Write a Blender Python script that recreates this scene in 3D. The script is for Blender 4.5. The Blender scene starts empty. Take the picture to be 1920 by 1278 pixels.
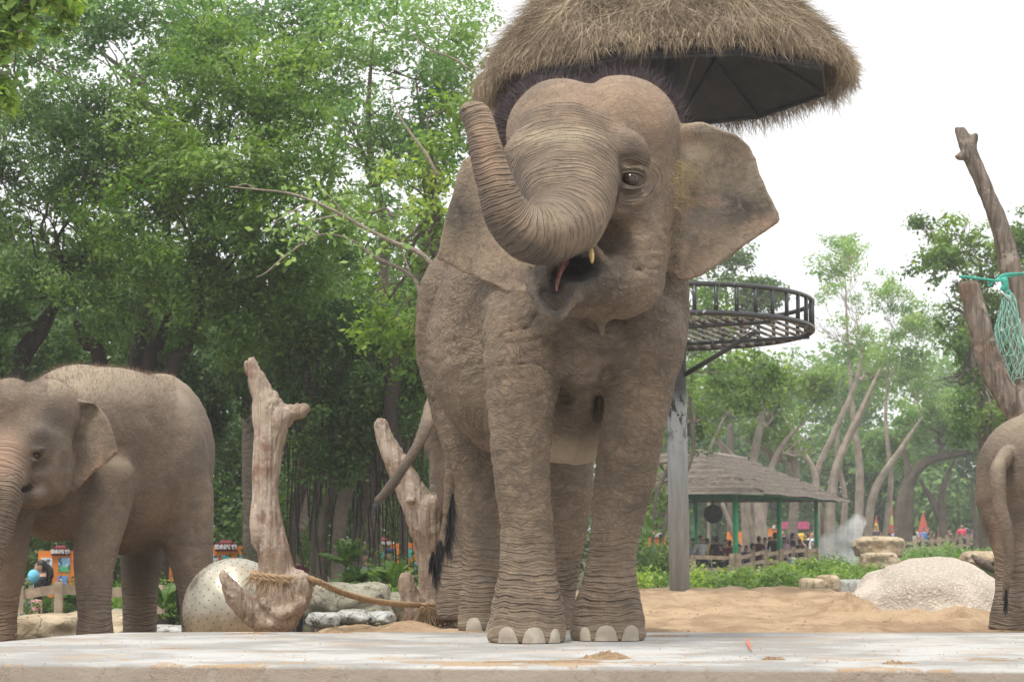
import bpy, bmesh, math, random
import numpy as np
from math import radians, sin, cos, pi, atan, tan, sqrt
from mathutils import Vector, Matrix, Euler
random.seed(7); RNG = np.random.default_rng(11)
# ------------------------------------------------------------------ camera, sky, sun, exposure
F_PX, HOR, CAM_Z = 4800.0, 1005.0, 0.57
TH = atan((HOR - 639.0) / F_PX)
sc = bpy.context.scene
COL = sc.collection
cd = bpy.data.cameras.new('camera'); cam = bpy.data.objects.new('camera', cd); COL.objects.link(cam)
cam.location = (0, 0, CAM_Z); cam.rotation_euler = (pi / 2 + TH, 0, 0)
cd.sensor_width = 36.0; cd.lens = F_PX * 36.0 / 1920.0
cd.clip_start = 0.5; cd.clip_end = 1500
cd.dof.use_dof = True; cd.dof.focus_distance = 13.7; cd.dof.aperture_fstop = 12.0
sc.camera = cam
SUN_EL, SUN_AZ = radians(68), radians(215)     # azimuth from +Y, clockwise towards +X; behind the camera is 180
world = bpy.data.worlds.new('World'); sc.world = world; world.use_nodes = True
wt = world.node_tree; wt.nodes.clear()
sky = wt.nodes.new('ShaderNodeTexSky'); sky.sky_type = 'NISHITA'; sky.sun_disc = False
sky.sun_elevation = SUN_EL; sky.sun_rotation = SUN_AZ; sky.air_density = 1.0; sky.dust_density = 4.0; sky.ozone_density = 1.0
hs = wt.nodes.new('ShaderNodeHueSaturation'); hs.inputs['Saturation'].default_value = 0.12
ov = wt.nodes.new('ShaderNodeMixRGB'); ov.inputs['Fac'].default_value = 0.82
tc_ = wt.nodes.new('ShaderNodeTexCoord'); sx_ = wt.nodes.new('ShaderNodeSeparateXYZ'); wt.links.new(tc_.outputs['Generated'], sx_.inputs[0])
gr_ = wt.nodes.new('ShaderNodeMapRange'); gr_.inputs[1].default_value = 0.0; gr_.inputs[2].default_value = 1.0; gr_.inputs[3].default_value = 10.6; gr_.inputs[4].default_value = 19.0; wt.links.new(sx_.outputs[2], gr_.inputs[0])
cl_ = wt.nodes.new('ShaderNodeMixRGB'); cl_.blend_type = 'MULTIPLY'; cl_.inputs[0].default_value = 1.0; cl_.inputs[1].default_value = (.985, 1.0, 1.01, 1); wt.links.new(gr_.outputs[0], cl_.inputs[2]); wt.links.new(cl_.outputs[0], ov.inputs['Color2'])   # overcast cloud veil, brighter towards the zenith
bg = wt.nodes.new('ShaderNodeBackground'); bg.inputs['Strength'].default_value = 0.10
wo = wt.nodes.new('ShaderNodeOutputWorld')
wt.links.new(sky.outputs[0], hs.inputs['Color']); wt.links.new(hs.outputs[0], ov.inputs['Color1'])
wt.links.new(ov.outputs[0], bg.inputs['Color']); wt.links.new(bg.outputs[0], wo.inputs[0])
sl = bpy.data.lights.new('sun', 'SUN'); sl.energy = 2.3; sl.angle = radians(9); sl.color = (1.0, 0.95, 0.87)
sun = bpy.data.objects.new('sun', sl); COL.objects.link(sun)
sd = Vector((sin(SUN_AZ) * cos(SUN_EL), cos(SUN_AZ) * cos(SUN_EL), sin(SUN_EL)))
sun.rotation_euler = (-sd).to_track_quat('-Z', 'Y').to_euler(); sun.location = (0, -5, 30)
sc.view_settings.view_transform = 'Standard'; sc.view_settings.look = 'None'
sc.view_settings.gamma = 1.0; sc.view_settings.exposure = 0.33; sc.view_settings.use_curve_mapping = False
sc.render.engine = 'CYCLES'
sc.cycles.use_denoising = True
sc.cycles.max_bounces = 6; sc.cycles.diffuse_bounces = 3; sc.cycles.glossy_bounces = 2; sc.cycles.transmission_bounces = 3
sc.cycles.transparent_max_bounces = 4; sc.cycles.volume_bounces = 2; sc.cycles.use_adaptive_sampling = True
sc.cycles.volume_step_rate = 4.0; sc.cycles.volume_max_steps = 64

# ------------------------------------------------------------------ helpers
def P(px, py, Y):
    """world point at depth Y seen at photograph pixel (px, py)"""
    xc = (px - 960.0) / F_PX; yc = (639.0 - py) / F_PX
    t = Y / (cos(TH) - yc * sin(TH))
    return np.array((xc * t, Y, CAM_Z + t * (sin(TH) + yc * cos(TH))))
def pix(V):
    V = np.asarray(V, float); z = V[..., 2] - CAM_Z
    dep = V[..., 1] * cos(TH) + z * sin(TH); up = -V[..., 1] * sin(TH) + z * cos(TH)
    return 960 + F_PX * V[..., 0] / dep, 639 - F_PX * up / dep
def col(r, g, b): return (r, g, b, 1.0)

def _hash(i, j, k, s):
    h = (i.astype(np.int64) * 73856093) ^ (j.astype(np.int64) * 19349663) ^ (k.astype(np.int64) * 83492791) ^ (s * 2654435761)
    h = (h ^ (h >> 13)) * 1274126177 & 0x7fffffff
    h = (h ^ (h >> 15)) * 2246822519 & 0x7fffffff
    return (h & 0xffffff).astype(np.float64) / 0xffffff
def vnoise(Q, s=0):
    Q = np.asarray(Q, float); I = np.floor(Q).astype(np.int64); f = Q - I; f = f * f * (3 - 2 * f)
    r = 0
    for a in (0, 1):
        for b in (0, 1):
            for c in (0, 1):
                w = (f[:, 0] if a else 1 - f[:, 0]) * (f[:, 1] if b else 1 - f[:, 1]) * (f[:, 2] if c else 1 - f[:, 2])
                r = r + w * _hash(I[:, 0] + a, I[:, 1] + b, I[:, 2] + c, s)
    return r * 2 - 1
def fbm(Q, o=4, s=0):
    r = 0; a = 1.0; t = 0
    for i in range(o):
        r = r + a * vnoise(Q * (2.03 ** i), s + i); t += a; a *= .5
    return r / t
def worley(Q, s=0):
    Q = np.asarray(Q, float); I = np.floor(Q).astype(np.int64); f = Q - I
    d1 = np.full(len(Q), 9.); d2 = np.full(len(Q), 9.)
    for a in (-1, 0, 1):
        for b in (-1, 0, 1):
            for c in (-1, 0, 1):
                i, j, k = I[:, 0] + a, I[:, 1] + b, I[:, 2] + c
                dx = a + _hash(i, j, k, s) - f[:, 0]; dy = b + _hash(i, j, k, s + 1) - f[:, 1]; dz = c + _hash(i, j, k, s + 2) - f[:, 2]
                d = np.sqrt(dx * dx + dy * dy + dz * dz)
                m = d < d1; d2 = np.where(m, d1, np.minimum(d2, d)); d1 = np.where(m, d, d1)
    return d1, d2
def sstep(a, b, x):
    t = np.clip((x - a) / (b - a), 0, 1); return t * t * (3 - 2 * t)

def mesh_np(name, V, F, smooth=True):
    """V (n,3); F (m,k) array or a list of such arrays"""
    me = bpy.data.meshes.new(name)
    Fs = F if isinstance(F, list) else [F]
    Fs = [np.asarray(f, np.int32) for f in Fs if len(f)]
    V = np.asarray(V, np.float32)
    me.vertices.add(len(V)); me.vertices.foreach_set('co', V.ravel())
    loops = np.concatenate([f.ravel() for f in Fs]); tot = np.concatenate([np.full(len(f), f.shape[1], np.int32) for f in Fs])
    st = np.concatenate(([0], np.cumsum(tot)[:-1])).astype(np.int32)
    me.loops.add(len(loops)); me.loops.foreach_set('vertex_index', loops)
    me.polygons.add(len(tot)); me.polygons.foreach_set('loop_start', st); me.polygons.foreach_set('loop_total', tot)
    me.polygons.foreach_set('use_smooth', np.full(len(tot), smooth))
    me.update(calc_edges=True)
    return me
def fattr(me, name, arr, domain='POINT'):
    a = me.attributes.new(name, 'FLOAT', domain); a.data.foreach_set('value', np.asarray(arr, np.float32))
def cattr(me, name, arr, domain='POINT'):
    a = me.attributes.new(name, 'FLOAT_COLOR', domain); a.data.foreach_set('color', np.asarray(arr, np.float32).ravel())
def join(parts):
    """[(V, F array k cols)] -> V, [F3, F4]"""
    Vs = []; F = {}; n = 0
    for V, f in parts:
        fl = f if isinstance(f, list) else [f]
        for q in fl:
            if len(q): q = np.asarray(q); F.setdefault(q.shape[1], []).append(q + n)
        Vs.append(np.asarray(V, float)); n += len(V)
    return np.concatenate(Vs), [np.concatenate(v) for k, v in sorted(F.items())]
def link(name, me, mat, parent=None, loc=None, kind=None, label=None, cat=None, group=None, rot=None):
    o = bpy.data.objects.new(name, me); COL.objects.link(o)
    if mat is not None and me is not None and not len(me.materials):
        for m in (mat if isinstance(mat, (list, tuple)) else [mat]): me.materials.append(m)
    if parent is not None: o.parent = parent
    if loc is not None: o.location = loc
    if rot is not None: o.rotation_euler = rot
    if kind: o['kind'] = kind
    if label: o['label'] = label
    if cat: o['category'] = cat
    if group: o['group'] = group
    return o
def thing(name, label, cat, loc, group=None, rot=None):
    return link(name, None, None, None, tuple(float(c) for c in loc), None, label, cat, group, rot)
def wpart(root, name, VF, mat, smooth=True, kind=None, label=None, attrs=None, top=None):
    """part whose vertices are given in world coordinates, under an unrotated thing (or part of one)"""
    V, F = VF
    off = np.zeros(3); p = root
    while p is not None: off = off + np.array(p.location); p = p.parent
    me = mesh_np(name, np.asarray(V) - off, F, smooth)
    for k, a in (attrs or {}).items():
        a = np.asarray(a); (cattr if a.ndim == 2 else fattr)(me, k, a)
    return link(name, me, mat, root, None, kind, label)
def wthing(name, VF, mat, label, cat, base, smooth=True, group=None, attrs=None, kind=None):
    V, F = VF; base = np.asarray(base, float)
    me = mesh_np(name, np.asarray(V) - base, F, smooth)
    for k, a in (attrs or {}).items():
        a = np.asarray(a); (cattr if a.ndim == 2 else fattr)(me, k, a)
    return link(name, me, mat, None, tuple(base), kind, label, cat, group)
def copy_tree(o, parent=None):
    c = o.copy(); COL.objects.link(c)
    if parent is not None: c.parent = parent
    for ch in list(o.children): copy_tree(ch, c)
    return c

# shapes ---------------------------------------------------------------
def box(c, s, rz=0.0, ch=0.0, R=None):
    """box centred at c, full size s, optional corner chamfer ratio"""
    V = np.array([(x, y, z) for x in (-.5, .5) for y in (-.5, .5) for z in (-.5, .5)]) * np.asarray(s)
    if R is None: R = np.array(((cos(rz), -sin(rz), 0), (sin(rz), cos(rz), 0), (0, 0, 1)))
    F = np.array(((0, 1, 3, 2), (4, 6, 7, 5), (0, 4, 5, 1), (2, 3, 7, 6), (0, 2, 6, 4), (1, 5, 7, 3)))
    return V @ np.asarray(R).T + np.asarray(c), F
def beam(a, b, w, h, up=(0, 0, 1)):
    a = np.asarray(a, float); b = np.asarray(b, float); d = b - a; L = np.linalg.norm(d); d = d / L
    s = np.cross(d, up); s = s / np.linalg.norm(s); u = np.cross(s, d)
    R = np.stack((d, s, u), 1)
    return box((a + b) / 2, (L, w, h), R=R)
def frames(pts):
    pts = np.asarray(pts, float); T = np.gradient(pts, axis=0); T /= np.linalg.norm(T, axis=1)[:, None] + 1e-12
    n = np.cross(T[0], (0.31, 0.9, 0.2)); n /= np.linalg.norm(n); N = [n]
    for t in T[1:]:
        n = N[-1] - t * np.dot(N[-1], t); n /= np.linalg.norm(n) + 1e-12; N.append(n)
    N = np.array(N); return T, N, np.cross(T, N)
def tube(pts, r, n=8, caps=True, wob=None):
    pts = np.asarray(pts, float); r = np.broadcast_to(np.asarray(r, float), (len(pts),))
    T, N, B = frames(pts); a = np.arange(n) * 2 * pi / n
    rr = r[:, None] * (np.ones(n)[None] if wob is None else wob)
    V = pts[:, None] + rr[..., None] * (np.cos(a)[None, :, None] * N[:, None] + np.sin(a)[None, :, None] * B[:, None])
    V = V.reshape(-1, 3); m = len(pts)
    i = np.arange(m - 1)[:, None] * n; j = np.arange(n)[None]; k = (j + 1) % n
    F = np.stack((i + j, i + k, i + n + k, i + n + j), -1).reshape(-1, 4)
    Fs = [F]
    if caps:
        V = np.concatenate((V, pts[:1], pts[-1:])); c0, c1 = len(V) - 2, len(V) - 1
        jj = np.arange(n); kk = (jj + 1) % n
        Fs = [np.concatenate((np.stack((np.full(n, c0), kk, jj), 1), np.stack((np.full(n, c1), (m - 1) * n + jj, (m - 1) * n + kk), 1))), F]
    return V, Fs
def cyl(a, b, ra, rb=None, n=12): return tube([a, b], [ra, ra if rb is None else rb], n)
def spline(pts, k=6):
    """Catmull-Rom through rows (any number of columns)"""
    p = np.asarray(pts, float); p = np.concatenate((2 * p[:1] - p[1:2], p, 2 * p[-1:] - p[-2:-1])); out = []
    for i in range(1, len(p) - 2):
        for t in np.arange(k) / k:
            out.append(.5 * (2 * p[i] + (p[i + 1] - p[i - 1]) * t + (2 * p[i - 1] - 5 * p[i] + 4 * p[i + 1] - p[i + 2]) * t * t + (3 * p[i] - p[i - 1] - 3 * p[i + 1] + p[i + 2]) * t ** 3))
    out.append(p[-2]); return np.array(out)
def sphere(c, r, nu=16, nv=10):
    r = np.broadcast_to(np.asarray(r, float), (3,)); V = [(0, 0, 1)]
    for i in range(1, nv):
        for j in range(nu): V.append((sin(pi * i / nv) * cos(2 * pi * j / nu), sin(pi * i / nv) * sin(2 * pi * j / nu), cos(pi * i / nv)))
    V.append((0, 0, -1)); V = np.array(V) * r + np.asarray(c); T = []; Q = []
    for j in range(nu):
        k = (j + 1) % nu; T.append((0, 1 + j, 1 + k)); T.append((len(V) - 1, 1 + (nv - 2) * nu + k, 1 + (nv - 2) * nu + j))
        for i in range(nv - 2): a = 1 + i * nu; Q.append((a + j, a + nu + j, a + nu + k, a + k))
    return V, [np.array(T), np.array(Q)]
def strands(P0, D, L, w, droop=0.3, seg=2, seed=0, curl=0.0):
    """thin tapered ribbons: roots P0, directions D, lengths L"""
    rg = np.random.default_rng(seed); n = len(P0); L = np.broadcast_to(L, (n,)); w = np.broadcast_to(w, (n,))
    side = np.cross(D, rg.normal(size=(n, 3))); side /= np.linalg.norm(side, axis=1)[:, None] + 1e-9
    V = np.zeros((n, 2 * seg + 1, 3)); D = D / (np.linalg.norm(D, axis=1)[:, None] + 1e-9)
    bend = rg.normal(size=(n, 3)) * curl
    for s in range(seg + 1):
        t = s / seg; C = P0 + D * (L * t)[:, None] + bend * (L * t * t)[:, None]; C[:, 2] -= droop * L * t * t
        if s < seg:
            V[:, 2 * s] = C - side * (w * (1 - .6 * t) / 2)[:, None]; V[:, 2 * s + 1] = C + side * (w * (1 - .6 * t) / 2)[:, None]
        else: V[:, 2 * seg] = C
    b = np.arange(n)[:, None] * (2 * seg + 1); Q = [b + np.array((2 * s, 2 * s + 1, 2 * s + 3, 2 * s + 2))[None] for s in range(seg - 1)]
    T = b + np.array((2 * seg - 2, 2 * seg - 1, 2 * seg))[None]
    return V.reshape(-1, 3), [T] + ([np.concatenate(Q)] if Q else [])

# implicit surface modelling ------------------------------------------
import openvdb
class Field:
    def __init__(s, lo, hi, h):
        s.h = h; s.lo = np.asarray(lo, float); s.n = np.ceil((np.asarray(hi) - s.lo) / h).astype(int) + 1
        s.ax = [s.lo[i] + h * np.arange(s.n[i]) for i in range(3)]; s.f = np.full(s.n, 1.0, np.float32)
    def reg(s, lo, hi):
        a = np.clip(np.floor((np.asarray(lo) - s.lo) / s.h).astype(int), 0, s.n); b = np.clip(np.ceil((np.asarray(hi) - s.lo) / s.h).astype(int) + 1, 0, s.n)
        if np.any(b <= a): return None, None
        sl = tuple(slice(a[i], b[i]) for i in range(3))
        X = (s.ax[0][sl[0]][:, None, None].astype(np.float32), s.ax[1][sl[1]][None, :, None].astype(np.float32), s.ax[2][sl[2]][None, None, :].astype(np.float32))
        return sl, X
    def put(s, sl, d, k, sub=False):
        A = s.f[sl]
        if sub:
            d = -d
            h = np.maximum(k - np.abs(A - d), 0) / max(k, 1e-6); s.f[sl] = np.maximum(A, d) + h * h * k * .25
        else:
            h = np.maximum(k - np.abs(A - d), 0) / max(k, 1e-6); s.f[sl] = np.minimum(A, d) - h * h * k * .25
    def chain(s, pts, k=0.03, sub=False, res=5, flat=None):
        """pts rows x y z r"""
        p = spline(pts, res) if len(pts) > 2 else np.asarray(pts, float); rm = p[:, 3].max() + k * 1.2 + 3 * s.h
        sl, X = s.reg(p[:, :3].min(0) - rm, p[:, :3].max(0) + rm)
        if sl is None: return
        d = np.full(s.f[sl].shape, 1.0, np.float32); lo0 = np.array([q.start for q in sl])
        for a, b in zip(p[:-1], p[1:]):
            rr = max(a[3], b[3]) + k * 1.2 + 3 * s.h
            sl2, X2 = s.reg(np.minimum(a[:3], b[:3]) - rr, np.maximum(a[:3], b[:3]) + rr)
            if sl2 is None: continue
            ba = b[:3] - a[:3]; q = [X2[i] - np.float32(a[i]) for i in range(3)]; L2 = float(ba @ ba) + 1e-12
            t = np.clip((q[0] * np.float32(ba[0]) + q[1] * np.float32(ba[1]) + q[2] * np.float32(ba[2])) / np.float32(L2), 0, 1)
            e = np.sqrt((q[0] - t * np.float32(ba[0])) ** 2 + (q[1] - t * np.float32(ba[1])) ** 2 + (q[2] - t * np.float32(ba[2])) ** 2) - (np.float32(a[3]) + t * np.float32(b[3] - a[3]))
            loc = tuple(slice(sl2[i].start - lo0[i], sl2[i].stop - lo0[i]) for i in range(3))
            d[loc] = np.minimum(d[loc], e)
        s.put(sl, d, k, sub)
    def ell(s, c, r, k=0.03, R=None, sub=False):
        c = np.asarray(c, float); r = np.asarray(r, float); m = (r.max() if R is not None else r) + k * 1.2 + 3 * s.h
        sl, X = s.reg(c - m, c + m)
        if sl is None: return
        q = [X[i] - np.float32(c[i]) for i in range(3)]
        if R is not None:
            R = np.asarray(R, np.float32); q = [q[0] * R[0, i] + q[1] * R[1, i] + q[2] * R[2, i] for i in range(3)]
        k0 = np.sqrt(sum((q[i] / np.float32(r[i])) ** 2 for i in range(3))); k1 = np.sqrt(sum((q[i] / np.float32(r[i] ** 2)) ** 2 for i in range(3)))
        s.put(sl, k0 * (k0 - 1) / np.maximum(k1, 1e-6), k, sub)
    def cut_below(s, z, k=0.01):
        d = (s.ax[2][None, None, :] - z).astype(np.float32); A = s.f; e = -d
        h = np.maximum(k - np.abs(A - e), 0) / k; s.f = (np.maximum(A, e) + h * h * k * .25).astype(np.float32)
    def sheet(s, poly, Yf, th, k=0.02, round_=0.01, pad=0.05):
        """leaf-like sheet: outline poly in photo pixels, depth Yf(px,py), half thickness th (m)"""
        poly = np.asarray(poly, float); W = np.array([P(a, b, Yf(a, b)) for a, b in poly]); 
        sl, X = s.reg(W.min(0) - pad - .08, W.max(0) + pad + .08)
        if sl is None: return
        x, y, z = np.broadcast_arrays(*X); px, py = pix(np.stack((x, y, z), -1)); sc_ = y / F_PX
        d2 = np.full(px.shape, 1e9); ins = np.zeros(px.shape, bool); n = len(poly)
        for i in range(n):
            a = poly[i]; b = poly[(i + 1) % n]; e = b - a; wx = px - a[0]; wy = py - a[1]
            t = np.clip((wx * e[0] + wy * e[1]) / (e @ e), 0, 1); d2 = np.minimum(d2, (wx - e[0] * t) ** 2 + (wy - e[1] * t) ** 2)
            c1 = py >= a[1]; c2 = py < b[1]; c3 = e[0] * wy > e[1] * wx
            ins ^= (c1 & c2 & c3) | (~c1 & ~c2 & ~c3)
        d = np.sqrt(d2) * np.where(ins, -1, 1) * sc_ + round_
        Y0 = Yf(px, py); gx = (Yf(px + 1, py) - Y0) / sc_; gy = (Yf(px, py + 1) - Y0) / sc_
        w = np.abs(y - Y0) / np.sqrt(1 + gx ** 2 + gy ** 2) - th + round_
        dd = np.minimum(np.maximum(d, w), 0) + np.sqrt(np.maximum(d, 0) ** 2 + np.maximum(w, 0) ** 2) - round_
        s.put(sl, dd.astype(np.float32), k)
    def mesh(s, relax=1):
        g = openvdb.FloatGrid(1.0); f = np.clip(s.f, -4 * s.h, 4 * s.h).astype(np.float32)
        f[[0, -1]] = 4 * s.h; f[:, [0, -1]] = 4 * s.h; f[:, :, [0, -1]] = 4 * s.h
        g.copyFromArray(f, tolerance=0.0); V, Q = g.convertToQuads(0.0)
        V = np.asarray(V, float); Q = np.asarray(Q, np.int64)
        for _ in range(relax):
            A = np.zeros_like(V); c = np.zeros(len(V))
            for i in range(4):
                j = (i + 1) % 4; np.add.at(A, Q[:, i], V[Q[:, j]]); np.add.at(c, Q[:, i], 1); np.add.at(A, Q[:, j], V[Q[:, i]]); np.add.at(c, Q[:, j], 1)
            V = V * .5 + .5 * A / np.maximum(c, 1)[:, None]
        V = s.lo + V * s.h
        return V, Q
def smooth_attr(a, Q, n=8):
    a = np.asarray(a, float).copy()
    for _ in range(n):
        A = np.zeros_like(a); c = np.zeros(len(a))
        for i in range(4): j = (i + 1) % 4; np.add.at(A, Q[:, i], a[Q[:, j]]); np.add.at(c, Q[:, i], 1); np.add.at(A, Q[:, j], a[Q[:, i]]); np.add.at(c, Q[:, j], 1)
        a = .4 * a + .6 * A / np.maximum(c, 1)
    return a
def normals(V, Q):
    n = np.cross(V[Q[:, 2]] - V[Q[:, 0]], V[Q[:, 3 if Q.shape[1] > 3 else 1]] - V[Q[:, 1 if Q.shape[1] > 3 else 0]]); N = np.zeros_like(V)
    for i in range(Q.shape[1]): np.add.at(N, Q[:, i], n)
    return N / (np.linalg.norm(N, axis=1)[:, None] + 1e-12)
def rotI(deg):
    """rotation in the picture plane (clockwise positive on screen)"""
    a = radians(deg); return np.array(((cos(a), 0, sin(a)), (0, 1, 0), (-sin(a), 0, cos(a))))
class Beast(Field):
    def E(s, px, py, Y, rx, rz, ry, k=0.04, tilt=0, sub=False, yaw=0):
        m = Y / F_PX; R = rotI(tilt)
        if yaw: a = radians(yaw); R = R @ np.array(((cos(a), -sin(a), 0), (sin(a), cos(a), 0), (0, 0, 1)))
        s.ell(P(px, py, Y), (rx * m, ry, rz * m), k, R, sub)
    def C(s, rows, k=0.04, sub=False):
        s.chain([(*P(a, b, Y), r * Y / F_PX) for a, b, Y, r in rows], k, sub)
    def prune(s): pass

# node helpers ----------------------------------------------------------
class NT:
    def __init__(s, name, rough=0.8, spec=0.3):
        s.m = bpy.data.materials.new(name); s.m.use_nodes = True; s.t = s.m.node_tree; s.b = s.t.nodes['Principled BSDF']
        s.b.inputs['Roughness'].default_value = rough; s.b.inputs['Specular IOR Level'].default_value = spec; s._tc = None
    def n(s, typ, **kw):
        nd = s.t.nodes.new('ShaderNode' + typ)
        for k, v in kw.items(): setattr(nd, k, v)
        return nd
    def l(s, a, b): s.t.links.new(a, b)
    def inp(s, sock, v):
        if hasattr(v, 'is_linked') or isinstance(v, bpy.types.NodeSocket): s.l(v, sock)
        else: sock.default_value = v
    def obj(s):
        if s._tc is None: s._tc = s.n('TexCoord')
        return s._tc.outputs['Object']
    def mapping(s, v, scale=(1, 1, 1), rot=(0, 0, 0)):
        m = s.n('Mapping'); s.l(v, m.inputs['Vector']); m.inputs['Scale'].default_value = scale; m.inputs['Rotation'].default_value = rot; return m.outputs[0]
    def noise(s, v, scale, det=3, rough=.55, dist=0.0, color=False):
        m = s.n('TexNoise'); s.l(v, m.inputs['Vector']); m.inputs['Scale'].default_value = scale; m.inputs['Detail'].default_value = det
        m.inputs['Roughness'].default_value = rough; m.inputs['Distortion'].default_value = dist; return m.outputs['Color' if color else 'Fac']
    def vor(s, v, scale, feature='DISTANCE_TO_EDGE', out='Distance', rnd=1.0):
        m = s.n('TexVoronoi', feature=feature); s.l(v, m.inputs['Vector']); m.inputs['Scale'].default_value = scale; m.inputs['Randomness'].default_value = rnd; return m.outputs[out]
    def ma(s, op, a, b=0.0, c=None, clamp=False):
        m = s.n('Math', operation=op, use_clamp=clamp); s.inp(m.inputs[0], a); s.inp(m.inputs[1], b)
        if c is not None: s.inp(m.inputs[2], c)
        return m.outputs[0]
    def vm(s, op, a, b):
        m = s.n('VectorMath', operation=op); s.inp(m.inputs[0], a); s.inp(m.inputs[1], b); return m.outputs[0]
    def mr(s, v, a, b, c=0.0, d=1.0, smooth=True):
        m = s.n('MapRange', interpolation_type='SMOOTHSTEP' if smooth else 'LINEAR'); s.l(v, m.inputs[0])
        for i, x in enumerate((a, b, c, d)): s.inp(m.inputs[i + 1], x)
        return m.outputs[0]
    def ramp(s, v, stops):
        m = s.n('ValToRGB'); s.l(v, m.inputs[0]); e = m.color_ramp.elements
        while len(e) < len(stops): e.new(0.5)
        for i, (p, c) in enumerate(stops): e[i].position = p; e[i].color = (*c, 1)
        return m.outputs[0]
    def mix(s, f, a, b, mode='MIX'):
        m = s.n('MixRGB', blend_type=mode); s.inp(m.inputs[0], f)
        for i, x in ((1, a), (2, b)): s.inp(m.inputs[i], (*x, 1) if isinstance(x, tuple) and len(x) == 3 else x)
        return m.outputs[0]
    def attr(s, name, out='Fac'):
        m = s.n('Attribute', attribute_name=name); return m.outputs[out]
    def bump(s, h, dist=0.01, strength=1.0, normal=None):
        m = s.n('Bump'); s.l(h, m.inputs['Height']); m.inputs['Distance'].default_value = dist; s.inp(m.inputs['Strength'], strength)
        if normal is not None: s.l(normal, m.inputs['Normal'])
        return m.outputs[0]
    def done(s, colr=None, rough=None, normal=None):
        if colr is not None: s.inp(s.b.inputs['Base Color'], (*colr, 1) if isinstance(colr, tuple) and len(colr) == 3 else colr)
        if rough is not None: s.inp(s.b.inputs['Roughness'], rough)
        if normal is not None: s.l(normal, s.b.inputs['Normal'])
        return s.m
def plain(name, c, rough=.6, spec=.3, metal=0.0, var=.25, scale=6.0, bumpd=0.0):
    """simple procedural surface: colour broken up by noise"""
    t = NT(name, rough, spec); t.b.inputs['Metallic'].default_value = metal
    f = t.noise(t.obj(), scale, 5); c2 = t.mix(t.mr(f, .3, .7), tuple(x * (1 - var) for x in c), tuple(min(1, x * (1 + var)) for x in c))
    return t.done(c2, None, t.bump(t.noise(t.obj(), scale * 6, 4), bumpd) if bumpd else None)

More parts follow.
